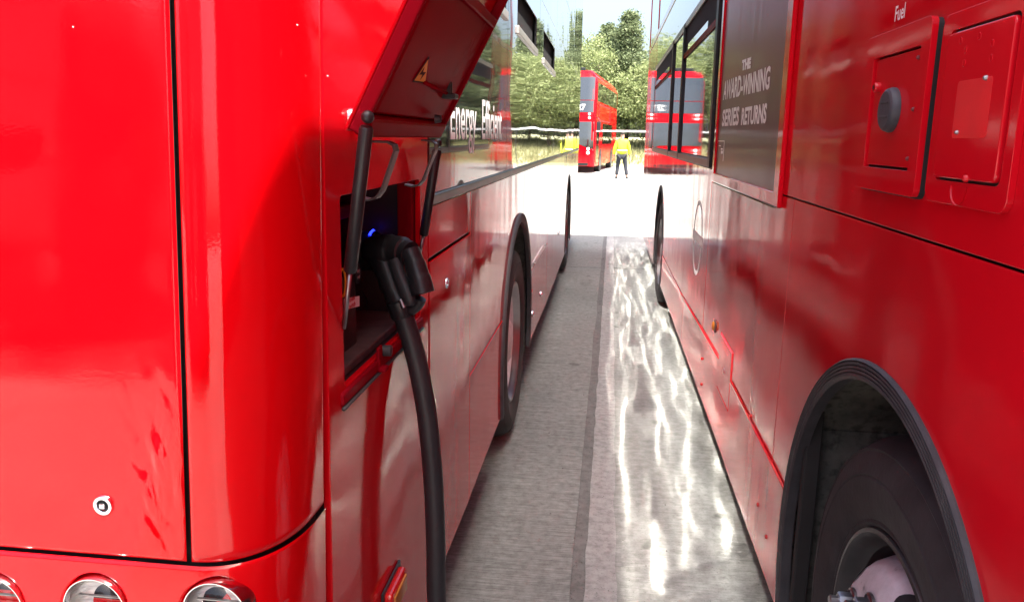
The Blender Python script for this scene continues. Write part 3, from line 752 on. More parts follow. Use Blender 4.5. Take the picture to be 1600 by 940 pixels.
# barrel from the inlet out to the shoulder
bs_ = Vector((XL - .10, SK.y, SK.z))
body = build(MB().tube(smooth_path([bs_, G(592, 393, 1.64), G(612, 391, 1.62), G(630, 393, 1.61), G(641, 397, 1.60)]), [.036] * 7 + [.034] * 6 + [.031] * 6 + [.027] * 6, 24), 'plug_body', 'plastic', plug, auto=40)
build(MB().tube([bs_ + Vector((.012, 0, 0)), bs_ + Vector((.03, 0, 0))], .039, 24), 'plug_collar', 'rubber', plug, auto=40)
build(MB().tube(smooth_path([G(596, 398, 1.62), G(606, 425, 1.615), G(617, 455, 1.61), G(626, 476, 1.605), G(629, 488, 1.60)]), [.0265] * 6 + [.026] * 6 + [.025] * 6 + [.0245] * 7, 24), 'grip', 'plastic', plug, auto=40)
build(MB().tube(smooth_path([G(616, 404, 1.59), G(624, 430, 1.585), G(634, 455, 1.58), G(640, 468, 1.58), G(641, 476, 1.585)]), [.014] * 6 + [.0145] * 6 + [.015] * 6 + [.015] * 4 + [.013, .011, .007], 20, True, .7), 'release_lever', 'cable', plug, auto=40)
hp = [G(640, 391, 1.60), G(648, 412, 1.592), G(655, 435, 1.585), G(661, 458, 1.58)]
hd = (hp[-1] - hp[-2]).normalized()
build(MB().tube(smooth_path(hp) + [hp[-1] + hd * .001, hp[-1] - hd * .012], [.0205] * 6 + [.0225] * 6 + [.0245] * 7 + [.0195, .0185], 24), 'handle_tube', 'plastic', plug, auto=40)
build(MB().tube(smooth_path([G(628, 482, 1.60), G(640, 484, 1.592), G(652, 476, 1.588), G(657, 466, 1.585)]), .0125, 16), 'handle_bridge', 'plastic', plug, auto=40)
gp = cpts[0]; gd = (cpts[1] - cpts[0]).normalized()
build(MB().tube([gp - gd * .022, gp - gd * .018, gp + gd * .012, gp + gd * .016], [.022, .0262, .0262, .023], 28), 'cable_gland', 'plastic', plug, auto=40)
build(MB().tube([gp - gd * .028 + Vector((.012, -.018, 0)), gp - gd * .010 + Vector((.014, -.020, 0))], .007, 16), 'clamp_screw', 'steel', plug, auto=40)

# ================================================================== RIGHT BUS
XR = .5
Rb = thing('double_decker_bus', 'faded red bus at right with fuel door, poster frame and large near wheel', 'bus', (1.75, 5.0, 0), 'double-decker buses parked in the depot')
sh = MB()
sh.box(XR + .03, 2.98, -1.2, 11.2, 1.2, 3.95)
sh.box(XR + .03, 2.98, -1.2, .72, .33, 1.2); sh.box(XR + .03, 2.98, 2.14, 6.8, .33, 1.2); sh.box(XR + .03, 2.98, 8.2, 11.2, .33, 1.2)
sh.box(XR + .7, 2.98, .7, 8.3, .33, 1.2)
build(sh, 'body_shell', 'black', Rb)
RZ = 4.42
roof(Rb, XR, 3.0, -1.25, 11.25, RZ, .16, 3.6, 'red_r')
RA = (1.425, .49, .615); RA2 = (7.5, .49, .60)
aR = math.degrees(math.asin((.28 - RA[1]) / RA[2])); aR2 = math.degrees(math.asin((.26 - RA2[1]) / RA2[2]))
ZS = 1.351
panel('side_panel', rect(-1.2, 2.448, ZS + .002, 2.6), XR, -1, 'red_r', Rb)
panel('side_panel', [(-1.2, .28)] + arch_pts(RA, 180 - aR, aR, 40) + [(2.215, .28), (2.215, ZS - .002), (-1.2, ZS - .002)], XR, -1, 'red_r', Rb)
ST = .605
FLP = (3.0, 3.325, .485, .715)
panel('skirt_panel', rect(2.02, FLP[0] - .004, .27, ST - .004), XR - .004, -1, 'red_r', Rb, th=.02)
panel('side_panel', [(2.219, ST + .002), (FLP[0] - .004, ST + .002), (FLP[0] - .004, FLP[3] + .004), (FLP[1] + .004, FLP[3] + .004), (FLP[1] + .004, ST - .002), (3.93, ST - .01), (3.93, ZS - .045), (2.455, ZS - .045), (2.455, ZS - .002), (2.219, ZS - .002)], XR, -1, 'red_r', Rb)
fl = panel('access_flap', rect(*FLP), XR - .004, -1, 'red_r', Rb, th=.012, bev=.003)
screw(fl, (XR - .004, 3.16, .60), .012, 'x', -1, 'steel')
panel('skirt_panel', [(FLP[0] - .002, .27), (4.9, .265), (4.9, ST - .055), (FLP[1] + .004, ST - .006), (FLP[1] + .004, FLP[2] - .004), (FLP[0] - .002, FLP[2] - .004)], XR - .002, -1, 'red_r', Rb, th=.02)
panel('skirt_panel', [(4.905, .265)] + arch_pts(RA2, 180 - aR2, 176, 6) + [(4.905, .545)], XR - .002, -1, 'red_r', Rb, th=.02)
panel('side_panel', [(3.936, ST - .01), (4.9, .555)] + arch_pts(RA2, 175, 5, 36) + [(9.2, .54), (9.2, 1.366), (3.936, 1.366)], XR, -1, 'red_r', Rb)
panel('side_panel', [(RA2[0] + RA2[2] + .02, .26), (9.2, .26), (9.2, .535), (RA2[0] + RA2[2] + .02, .535)], XR, -1, 'red_r', Rb)
panel('door_panel', rect(9.21, 11.1, .26, 2.6), XR, -1, 'red_r', Rb)
# pressed strip along the skirt
sp0 = [(XR - .0045, 2.02, .606), (XR - .0045, 2.99, .606)]
build(MB().tube(sp0, .0035, 10), 'rubbing_strip', 'red_r', Rb, smooth=True)
build(MB().tube([(XR - .003, 3.335, .606), (XR - .003, 4.9, .552), (XR - .003, 6.85, .44)], .0035, 10), 'rubbing_strip', 'red_r', Rb, smooth=True)
for px, py in ((1187, 788), (1200, 838), (1176, 650), (1098, 560), (1097, 600), (1220, 860), (1222, 815)):
    p = onX(px, py, XR); screw(Rb, (XR - .004, p.y, p.z), .0065, 'x', -1, 'redlens', 'rivet', .005)
# amber side marker
pm = onX(1117, 516, XR)
am = build(MB().lathe([(.0001, .016), (.018, .013), (.024, .0)], (XR, pm.y, pm.z + .02), 'x', -1, 24), 'marker_lamp', 'amber', Rb, smooth=True)
build(MB().lathe([(.03, 0), (.03, .004), (.022, .006)], (XR, pm.y, pm.z + .02), 'x', -1, 24), 'lamp_base', 'plastic', am, auto=40)
# wheels and arches
arch_trim(Rb, XR, RA[0], RA[1], RA[2] - .038, RA[2] + .003, -1, .009, .285, lip=.02)
arch_trim(Rb, XR, RA2[0], RA2[1], RA2[2] - .032, RA2[2] + .004, -1, .005, .27, lip=.012)
hs = housing(Rb, XR + .02, RA[0], RA[1], RA[2] + .012, -1)
housing(Rb, XR + .02, RA2[0], RA2[1], RA2[2] + .01, -1)
build(MB().box(XR + .03, XR + .30, 1.965, 1.985, .2, .80), 'mud_flap', 'housing', Rb, bev=.004)
build(MB().box(XR + .012, XR + .05, 1.93, 1.955, .2, .86), 'arch_stay', 'under', Rb, bev=.004)
wheel(Rb, XR + .042, 1.39, .488, -1, r=.488)
wheel(Rb, XR + .022, RA2[0], .48, -1, r=.48, convex=False)
# ---- fuel door: raised frame, door, cap
KF = .964; kz = lambda z: 1.5 + (z - 1.5) * KF
ff = (1.388 * KF, 1.710 * KF, kz(1.413), kz(1.699))
fd = (1.426 * KF, 1.662 * KF, kz(1.455), kz(1.657))
fuel = panel('fuel_frame', rrect(*ff, .014), XR - .018, -1, 'red_r', Rb, th=.010, holes=[rrect(*fd, .004)], bev=.005, bseg=4)
panel('frame_seal', rrect(ff[0] - .001, ff[1] - .002, ff[2] - .003, ff[3] - .002, .015), XR - .0085, -1, 'black', fuel, th=.008, holes=[rrect(*fd, .004)], bev=0)
panel('fuel_recess', rect(fd[0] - .01, fd[1] + .01, fd[2] - .01, fd[3] + .01), XR - .0025, -1, 'black', fuel, th=.002, bev=0)
fdo = panel('fuel_door', rrect(fd[0] + .004, fd[1] - .004, fd[2] + .004, fd[3] - .003, .004), XR - .014, -1, 'red_r', Rb, th=.010, bev=.002)
cp = onX(1390, 172, XR - .02)
cap = build(MB().lathe([(.0001, .016), (.031, .016), (.035, .013), (.038, .005), (.0375, 0)], (XR - .014, cp.y, cp.z), 'x', -1, 44), 'fuel_cap', plain('fuel_cap_rubber', (.045, .05, .06), .55, bmp=.0006, bscale=90), Rb, auto=30)
for zz in (.012, -.012): build(MB().box(XR - .0312, XR - .029, cp.y - .02, cp.y + .02, cp.z + zz - .002, cp.z + zz + .002), 'cap_rib', 'rubber', cap, bev=.001)
pf = onX(1369, 137, XR - .02)
bt = build(MB().lathe([(.0001, .010), (.0075, .010), (.009, .007), (.009, 0)], (XR - .014, pf.y, pf.z), 'x', -1, 20), 'door_latch', 'red_r', fdo, auto=35)
build(MB().lathe([(.0001, .0112), (.004, .0112)], (XR - .014, pf.y, pf.z), 'x', -1, 12), 'latch_slot', 'black', fdo)
pf = onX(1369, 172, XR - .02); panel('key_slot', [(pf.y + .0075 * math.cos(a), pf.z + .0145 * math.sin(a)) for a in [i * PI / 10 for i in range(20)]], XR - .0146, -1, 'black', fdo, th=.0005, bev=0)
for px, py in ((1422, 171), (1413, 248), (1430, 90)):
    p = onX(px, py, XR - .02); screw(fdo, (XR - .014, p.y, p.z), .0035, 'x', -1, 'maroon')
pt = onX(1398, 34, XR)
ptr = onX(1417, 33, XR)
text_mesh('lettering', 'Fuel', .036, 'white', Rb, lambda u, v: (XR - .0012, pt.y - u, pt.z + v), bold=.0006, sx=.88)
# ---- second flap beside it
f2 = (1.056, 1.318, 1.415, 1.686); i2 = (1.080, 1.288, 1.448, 1.661)
fr2 = panel('locker_frame', rrect(*f2, .02), XR - .009, -1, 'red_r', Rb, th=.009, holes=[rrect(*i2, .012)], bev=.004, bseg=3)
panel('locker_recess', rect(i2[0] - .01, i2[1] + .01, i2[2] - .01, i2[3] + .01), XR - .0025, -1, 'black', fr2, th=.002, bev=0)
ld = panel('locker_door', rrect(i2[0] + .004, i2[1] - .005, i2[2] + .004, i2[3] - .005, .010), XR - .014, -1, 'red_r', Rb, th=.010, bev=.003, bseg=3)
p0_, p1_ = onX(1487, 216, XR - .014), onX(1556, 113, XR - .014)
panel('paint_patch', rrect(min(p0_.y, p1_.y) + .004, max(p0_.y, p1_.y), p0_.z, p1_.z - .004, .006), XR - .0146, -1, 'red_flat', ld, th=.0004, bev=0)
for px, py, r in ((1542, 122, .0035), (1497, 207, .003), (1510, 279, .005)):
    p = onX(px, py, XR - .014); screw(ld, (XR - .0146, p.y, p.z), r, 'x', -1, 'steel' if r < .004 else 'red_r')
for px, py in ((1502, 64), (1531, 57), (1551, 68), (1509, 78), (1549, 91), (1507, 99)):
    p = onX(px, py, XR - .014); build(MB().lathe([(.0035, .0004), (.0042, .0012), (.005, .0002)], (XR - .014, p.y, p.z), 'x', -1, 16), 'filled_hole', 'red_r', ld, smooth=True)
pn = onX(1508, 306, XR)
build(MB().lathe([(.026 * math.sin(PI / 2 * i / 6) + .0001, -.009 * math.cos(PI / 2 * i / 6)) for i in range(7)], (XR - .011, pn.y, i2[2] - .006), 'x', -1, 24, R(180), R(360)), 'finger_scoop', 'red_r', fr2, smooth=True)
# ---- poster frame
pf_o = (2.36, 3.85, 1.313, 2.52); pf_i = (2.435, 3.79, 1.355, 2.47)
pfr = panel('poster_frame', rect(*pf_o), XR - .014, -1, 'red_r', Rb, th=.014, holes=[rect(*pf_i)], bev=.005, bseg=3)
post = panel('poster', rect(pf_i[0] - .005, pf_i[1] + .005, pf_i[2] - .005, pf_i[3] + .005), XR - .006, -1, 'poster', Rb, th=.004, bev=0)
def rtext(body, px0, py0, px1, py1, hpx0, hpx1, bold=.004):
    """block letters between two pixels on the poster; cap height from pixels at the left end"""
    a, b_ = onX(px0, py0, XR - .0065), onX(px1, py1, XR - .0065)
    t = onX(hpx0, hpx1, XR - .0065); caph = t.z - a.z
    size = caph / .70
    o = text_mesh('lettering', body, size, 'white', post, lambda u, v: (XR - .0072, -u, v), bold=bold)
    us = [-v.co.y for v in o.data.vertices]; org = ORG['double_decker_bus.001']
    xs = [v.co.y + org.y for v in o.data.vertices]; zs = [v.co.z + org.z for v in o.data.vertices]
    mx_, mn_ = max(xs), min(xs); z0_ = min(zs); z1_ = max(zs)
    slope = (b_.z - a.z) / (b_.y - a.y)
    for v in o.data.vertices:
        f = (mx_ - (v.co.y + org.y)) / (mx_ - mn_)
        y = a.y + (b_.y - a.y) * f
        v.co.y = y - org.y; v.co.z = a.z + (b_.z - a.z) * f + (v.co.z + org.z - z0_) / (z1_ - z0_) * caph - org.z
    return o
rtext('THE', 1159, 111, 1173, 107, 1159, 95)
rtext('AWARD-', 1130, 157, 1160, 150, 1131, 128, .0035)
rtext('WINNING', 1160, 150, 1202, 140, 1161, 119, .0035)
rtext('SERIES', 1128, 198, 1154, 196, 1129, 172, .0035)
rtext('RETURNS', 1158, 196, 1197, 193, 1159, 169, .0035)
a, b_ = onX(1120, 250, XR - .0065), onX(1132, 220, XR - .0065)
for (u0, u1, v0, v1) in ((0, 1, .96, 1), (.96, 1, .0, 1), (.2, .5, .72, .76), (.55, .8, .55, .62), (.6, .85, .35, .5)):
    y_, Y_ = a.y + (b_.y - a.y) * u0, a.y + (b_.y - a.y) * u1; z_, Z_2 = a.z + (b_.z - a.z) * v0, a.z + (b_.z - a.z) * v1
    panel('corner_mark', rect(min(y_, Y_), max(y_, Y_), z_, Z_2), XR - .0068, -1, 'white', post, th=.0006, bev=0)
# ---- windows
we = [4.0, 5.78, 6.72, 9.18]
panel('window_surround', rect(3.95, 9.2, 1.368, 2.275), XR + .002, -1, 'plastic', Rb, th=.01, bev=0)
for i, (a, b_) in enumerate(zip(we[:-1], we[1:])):
    wn = panel('window', rect(a + .05, b_ - .05, 1.42, 2.03 if i != 1 else 2.22), XR - .003, -1, 'glass_r', Rb, th=.006, bev=.001)
    build(MB().box(XR - .014, XR, a + .02, b_ - .02, 1.372, 1.412), 'window_sill', 'darkmetal', wn, bev=.004)
    build(MB().box(XR - .016, XR, a - .035, a + .045, 1.372, 2.27), 'window_pillar', 'plastic', wn, bev=.004)
    if i != 1:
        build(MB().box(XR - .012, XR, a + .04, b_ - .04, 2.035, 2.068), 'vent_frame', 'red_in', wn, bev=.003)
        build(MB().box(XR - .001, XR + .003, a + .05, b_ - .05, 2.07, 2.235), 'vent_opening', 'black', wn)
        build(MB().add([(XR - .002, a + .5, 2.075), (XR - .002, b_ - .06, 2.075), (XR + .001, b_ - .06, 2.2), (XR + .001, a + .5, 2.2)], [(0, 1, 2, 3)]), 'vent_glass', 'glass_r', wn)
build(MB().box(XR - .012, XR + .0, 3.97, 9.2, 2.24, 2.275), 'window_trim', 'alu', Rb, bev=.003)
panel('cove_panel', rect(3.95, 11.1, 2.605, 2.66), XR - .006, -1, 'red_r', Rb, bev=.002)
panel('cove_panel', rect(3.95, 9.2, 2.28, 2.60), XR, -1, 'glass_r', Rb, bev=.001)
panel('side_panel', rect(-1.2, 3.945, 2.605, 2.66), XR, -1, 'red_r', Rb)
for a, b_ in ((-1.2, .4), (.4, 2.0), (2.0, 3.95), (3.95, 5.6), (5.6, 7.3), (7.3, 9.2), (9.2, 11.0)):
    panel('upper_window', rect(a + .02, b_ - .02, 2.665, 3.6), XR - .001, -1, 'glass_r', Rb, bev=.001)
    build(MB().box(XR - .008, XR + .01, b_ - .018, b_ + .018, 2.665, 3.6), 'upper_pillar', 'red_r', Rb, bev=.003)
panel('door_glass', rect(9.4, 10.2, 1.4, 2.3), XR - .003, -1, 'glass_r', Rb, bev=.001)
build(MB().box(XR, 3.0, 11.1, 11.25, .3, 3.7), 'rear_panel', 'red_r', Rb, bev=.05, bseg=4)
build(MB().box(XR, 3.0, -1.3, -1.205, .3, 3.7), 'front_panel', 'red_r', Rb, bev=.03, bseg=4)
# transport ring emblem and slogan on the lower panel
pe = onX(1089, 402, XR)
rgm = MB().lathe([(.178, .0008), (.178, .0012), (.20, .0012), (.20, .0008)], (XR, 4.38, .985), 'x', -1, 48)
build(rgm, 'ring_emblem', 'white', Rb)
build(MB().box(XR - .0015, XR - .0008, 4.14, 4.62, .96, 1.01), 'emblem_bar', 'white', Rb)
ptx = onX(1046, 325, XR)
text_mesh('lettering', 'mayor of london', .05, 'white', Rb, lambda u, v: (XR - .0012, 6.4 - u * 2.2, 1.135 + v)) if False else None

# ================================================================== FAR BUS (own axes: front faces -Y)
def far_bus(label, loc, rz, detail=True):
    o = thing('double_decker_bus', label, 'bus', (0, 0, 0), 'double-decker buses parked in the depot')
    ORG[o.name] = Vector()
    Wd, Ln, Ht = 1.27, 10.4, 4.42
    # body: lofted sections with rounded front in plan and a leaning nose
    sec = []
    zs = [.30, .6, 1.0, 1.5, 2.0, 2.3, 2.6, 3.1, 3.6, 3.95, 4.2, 4.36, 4.42]
    for z in zs:
        lean = .0 if z < 1.2 else .07 * (z - 1.2) ** 1.1
        shr = 0 if z < 3.9 else (z - 3.9) ** 2 * 1.1
        ring = []
        rc = .28
        for k in range(9):
            t = R(-90 + 90 * k / 8) ; ring.append((Wd - shr - rc + rc * math.cos(t), lean + shr + rc + rc * math.sin(t)))
        ring += [(Wd - shr, Ln - shr), (-Wd + shr, Ln - shr)]
        for k in range(9):
            t = R(180 + 90 * k / 8); ring.append((-Wd + shr + rc + rc * math.cos(t), lean + shr + rc + rc * math.sin(t)))
        sec.append([(x, y, z) for x, y in ring])
    n_ = len(sec[0]); vs_ = [p for s in sec for p in s]; fs = []
    for i in range(len(sec) - 1):
        for k in range(n_):
            k2 = (k + 1) % n_; fs.append((i * n_ + k, i * n_ + k2, (i + 1) * n_ + k2, (i + 1) * n_ + k))
    fs.append(tuple(range(n_))[::-1]); fs.append(tuple((len(sec) - 1) * n_ + k for k in range(n_)))
    build(MB().add(vs_, fs), 'body', 'red_side', o, auto=35)
    def front(name, x0, x1, z0, z1, mat, out=.012, curve=0, par=None, poly=None):
        """curved sheet following the nose"""
        vs_, fs = [], []; nx = 16
        for i in range(nx + 1):
            x = x0 + (x1 - x0) * i / nx
            for j in range(7):
                z = z0 + (z1 - z0) * j / 6
                if poly: z = poly(x, j / 6)
                lean = .0 if z < 1.2 else .07 * (z - 1.2) ** 1.1
                rc = .28; ax = abs(x); y = lean
                if ax > Wd - rc: y = lean + rc - math.sqrt(max(0, rc * rc - (ax - (Wd - rc)) ** 2))
                vs_.append((x, y - out, z))
        for i in range(nx):
            for j in range(6): a = i * 7 + j; fs.append((a, a + 7, a + 8, a + 1))
        return build(MB().add(vs_, fs), name, mat, par or o, smooth=True)
    front('upper_windscreen', -1.17, 1.17, 3.15, 4.12, 'glass')
    front('destination_glass', -1.15, 1.15, 2.62, 3.12, 'glass')
    front('windscreen', -1.2, 1.2, 0, 0, 'glass', poly=lambda x, t: (1.25 - .45 * max(0, (abs(x) - .55)) ** 1.2 * (1 if x > 0 else 0) + 0) + t * (2.22 - 1.25 + (.45 * max(0, (abs(x) - .55)) ** 1.2 if x > 0 else 0)))
    text_mesh('destination_number', '27', .34, 'white', o, lambda u, v: (.45 + u, .10 - .045, 2.72 + v), bold=.01)
    front('lower_grille', -1.0, 1.0, .32, .45, 'black')
    for sx in (-1, 1):
        for zz in (.88, 1.05): build(MB().lathe([(.0001, .03), (.06, .02), (.075, 0)], (sx * .98, .0, zz), 'y', -1, 20), 'headlight', 'white', o, smooth=True)
        for zz in (2.38, 2.54): build(MB().lathe([(.0001, .03), (.05, .02), (.06, 0)], (sx * .98, .09, zz), 'y', -1, 16), 'upper_lamp', 'white', o, smooth=True)
        # mirror arm
        mr_ = build(MB().tube([(sx * 1.2, .12, 2.45), (sx * 1.42, -.12, 2.35), (sx * 1.43, -.14, 2.2)], .02, 8), 'mirror_arm', 'plastic', o, smooth=True)
        build(MB().box(sx * 1.43 - .09, sx * 1.43 + .09, -.18, -.10, 1.85, 2.22), 'mirror', 'plastic', mr_, bev=.03)
        # sides
        X = sx * Wd
        def sp(name, y0, y1, z0, z1, mat, out=.006): return panel(name, rect(y0, y1, z0, z1), X + sx * out, sx, mat, o, th=.006, bev=0)
        for a, b_ in ((.5, 2.2), (2.25, 3.9), (3.95, 5.6), (5.65, 7.3), (7.35, 9.0), (9.05, 10.2)): sp('upper_window', a, b_, 3.12, 3.92, 'glass')
        for a, b_ in ((.5, 1.6), (3.0, 4.6), (4.65, 6.2), (6.25, 7.8)): sp('window', a, b_, 1.25, 2.2, 'glass')
        pfm = panel('advert_frame', rect(1.2, 6.4, 2.28, 3.02), X + sx * .02, sx, 'red_flat', o, th=.02, holes=[rect(1.28, 6.32, 2.34, 2.96)], bev=0)
        sp('advert', 1.28, 6.32, 2.34, 2.96, paint('advert_print', (.75, .02, .01), wave=.001))
        sp('door_glass', .45, 1.65, .45, 1.22, 'glass')
        for yc in (2.35, 7.9):
            build(MB().lathe([(.0001, .012), (.58, .012)], (X, yc, .48), 'x', sx, 32), 'wheel_arch', 'black', o)
            tw = build(MB().lathe([(.0001, .0), (.20, .0), (.28, -.03), (.29, .01), (.42, .02), (.48, -.02), (.48, -.25)], (X + sx * .006, yc, .48), 'x', sx, 32), 'wheel', 'tyre', o, auto=35)
            build(MB().lathe([(.0001, .016), (.15, .016), (.27, .004)], (X + sx * .006, yc, .48), 'x', sx, 24), 'hub', 'steel', tw, smooth=True)
        build(MB().tube([(X - sx * .16, .5, 4.22), (X - sx * .16, 10.2, 4.22)], .02, 8), 'roof_rail', 'red_side', o, smooth=True)
    build(MB().box(-.75, .75, .02, .10, 4.36, 4.50) if detail else MB().box(-.3, .3, .1, .3, 4.36, 4.46), 'roof_pod', 'plastic', o, bev=.02)
    o.location = loc; o.rotation_euler = (0, 0, rz)
    return o
fb = far_bus('red double-decker bus standing in the sunlit yard beyond the lane', (-1.83, 36.0, 0), R(-5.5))
def copy_tree(o, parent=None):
    c_ = o.copy(); COL.objects.link(c_); c_.parent = parent
    for ch in list(o.children): copy_tree(ch, c_)
    return c_

for lab, x in (('red double-decker bus copy added behind the camera for the reflection left of the pale strip', -7.45), ('red double-decker bus copy added behind the camera for the reflection right of the pale strip', -4.0), ('red double-decker bus copy added behind the camera for the reflection in the rounded corner panel', -1.25)):
    c_ = copy_tree(fb); c_.location = (x, -6.6, 0); c_.rotation_euler = (0, 0, PI); c_['label'] = lab  # unseen copies of the far bus, added for dark reflections in the rear panel
# ================================================================== PERSON
def skin_mesh(name, pts, edges, radii, mat, parent, lv=2):
    me = bpy.data.meshes.new(name); me.from_pydata(pts, edges, [])
    o = bpy.data.objects.new(name, me); COL.objects.link(o)
    o.modifiers.new('skin', 'SKIN'); sv = me.skin_vertices[0].data
    for i, r in enumerate(radii): sv[i].radius = r if isinstance(r, tuple) else (r, r)
    sv[0].use_root = True
    ss = o.modifiers.new('sub', 'SUBSURF'); ss.levels = lv; ss.render_levels = lv
    dg = bpy.context.evaluated_depsgraph_get(); dg.update()
    m2 = bpy.data.meshes.new_from_object(o.evaluated_get(dg)); bpy.data.objects.remove(o); bpy.data.meshes.remove(me)
    m2.materials.clear(); m2.materials.append(M[mat]); m2.polygons.foreach_set('use_smooth', [True] * len(m2.polygons))
    o = bpy.data.objects.new(name, m2); COL.objects.link(o); o.parent = parent; return o
pp = thing('person', 'person in a yellow hi-vis jacket and dark trousers walking in the yard', 'person', (0, 0, 0)); ORG[pp.name] = Vector()
# body: pelvis, spine, neck, head, arms, legs (facing +Y: back to the camera)
V = [(0, 0, .95), (0, 0, 1.15), (0, .01, 1.36), (0, .0, 1.47), (0, .015, 1.55), (0, .03, 1.64), (0, .02, 1.72),
     (-.17, 0, 1.41), (-.27, -.02, 1.15), (-.29, .06, .92), (-.29, .09, .83), (.17, 0, 1.41), (.26, .02, 1.15), (.30, .05, .92), (.31, .08, .83),
     (-.10, 0, .90), (-.14, .04, .50), (-.17, -.04, .09), (-.18, .10, .04), (.10, 0, .90), (.16, .02, .50), (.22, -.10, .10), (.24, .03, .045)]
Eg = [(0, 1), (1, 2), (2, 3), (3, 4), (4, 5), (5, 6), (2, 7), (7, 8), (8, 9), (9, 10), (2, 11), (11, 12), (12, 13), (13, 14), (0, 15), (15, 16), (16, 17), (17, 18), (0, 19), (19, 20), (20, 21), (21, 22)]
Rr = [(.15, .11), (.14, .10), (.16, .11), .06, .065, .09, .06, .065, .048, .036, .035, .065, .048, .036, .035, .085, .058, .042, .035, .085, .058, .042, .035]
skin_mesh('body', V, Eg, Rr, 'skin', pp)
skin_mesh('hi_vis_jacket', [(0, 0, .88), (0, 0, 1.1), (0, .01, 1.36), (0, .01, 1.49), (-.18, 0, 1.42), (-.275, -.02, 1.15), (-.295, .06, .90), (.18, 0, 1.42), (.265, .02, 1.15), (.305, .05, .90)],
          [(0, 1), (1, 2), (2, 3), (2, 4), (4, 5), (5, 6), (2, 7), (7, 8), (8, 9)], [(.205, .15), (.20, .145), (.21, .145), .08, .09, .072, .06, .09, .072, .06], 'hivis', pp)
skin_mesh('trousers', [(0, 0, .93), (-.105, 0, .84), (-.14, .04, .50), (-.17, -.04, .12), (.105, 0, .84), (.16, .02, .50), (.22, -.10, .12)], [(0, 1), (1, 2), (2, 3), (0, 4), (4, 5), (5, 6)], [(.165, .13), .105, .08, .07, .105, .08, .07], 'trouser', pp)
for sh_ in ([(-.17, -.07, .05), (-.175, .03, .05), (-.185, .16, .04)], [(.22, -.13, .05), (.23, -.03, .05), (.25, .10, .04)]):
    skin_mesh('shoe', sh_, [(0, 1), (1, 2)], [.05, .052, .042], 'shoe', pp)
skin_mesh('hair', [(0, .0, 1.66), (0, .0, 1.72), (0, .02, 1.75)], [(0, 1), (1, 2)], [.088, .085, .06], 'hair', pp)
build(MB().lathe([(.212, -.02), (.214, 0), (.212, .02)], (0, 0, 1.08), 'z', 1, 24), 'reflective_band', 'reflective', pp, smooth=True)
pp.location = (.55, 31.6, 0); pp.scale = (1.0, 1.0, 1.0)

# ================================================================== BANK, FENCE, TREES
bk = MB(); vs_, fs = [], []
NX = 120
prof_b = [(46, -.02), (47, .05), (50, .35), (54, .8), (60, 1.3), (75, 1.6), (140, 1.8)]
for i in range(NX + 1):
    x = -110 + 220 * i / NX
    for (y, z) in prof_b: vs_.append((x, y + .5 * noise.noise(Vector((x * .2, y, 0))), z + .12 * noise.noise(Vector((x * .3, y * .3, 2))) * (1 if z > .04 else 0)))
k = len(prof_b)
for i in range(NX):
    for j in range(k - 1): a = i * k + j; fs.append((a, a + k, a + k + 1, a + 1))
struct(build(MB().add(vs_, fs), 'grass_bank', 'soil', smooth=True))
gm = MB(); rg = random.Random(5)
for i in range(16000):
    x = rg.uniform(-12, 18); y = rg.uniform(47, 60)
    z = next(z0 + (z1 - z0) * (y - y0) / (y1 - y0) for (y0, z0), (y1, z1) in zip(prof_b[:-1], prof_b[1:]) if y0 <= y <= y1)
    h = rg.uniform(.1, .4); wdt = rg.uniform(.02, .06); a = rg.uniform(0, PI); lx, ly = rg.uniform(-.12, .12), rg.uniform(-.12, .12)
    c_, s_ = math.cos(a) * wdt, math.sin(a) * wdt
    gm.add([(x - c_, y - s_, z - .05), (x + c_, y + s_, z - .05), (x + lx, y + ly, z + h)], [(0, 1, 2)])
gr = build(gm, 'grass', 'grass'); gr['kind'] = 'stuff'; gr['label'] = 'long dry grass on the bank below the trees'; gr['category'] = 'grass'
fen = thing('fence', 'pale metal rail fence along the far edge of the yard', 'fence', (3, 45.5, 0))
M['galv'] = plain('galvanised_rail', (.72, .74, .74), .4, .3)
for z in (1.93,):
    build(MB().box(-18, 24, 45.47, 45.53, z - .05 if z > 1.5 else z - .03, z + .05 if z > 1.5 else z + .03), 'rail', 'galv', fen)
for i in range(22):
    x = -17.5 + i * 1.98
    build(MB().box(x - .02, x + .02, 45.53, 45.57, 0, 1.9), 'post', 'darkmetal', fen)
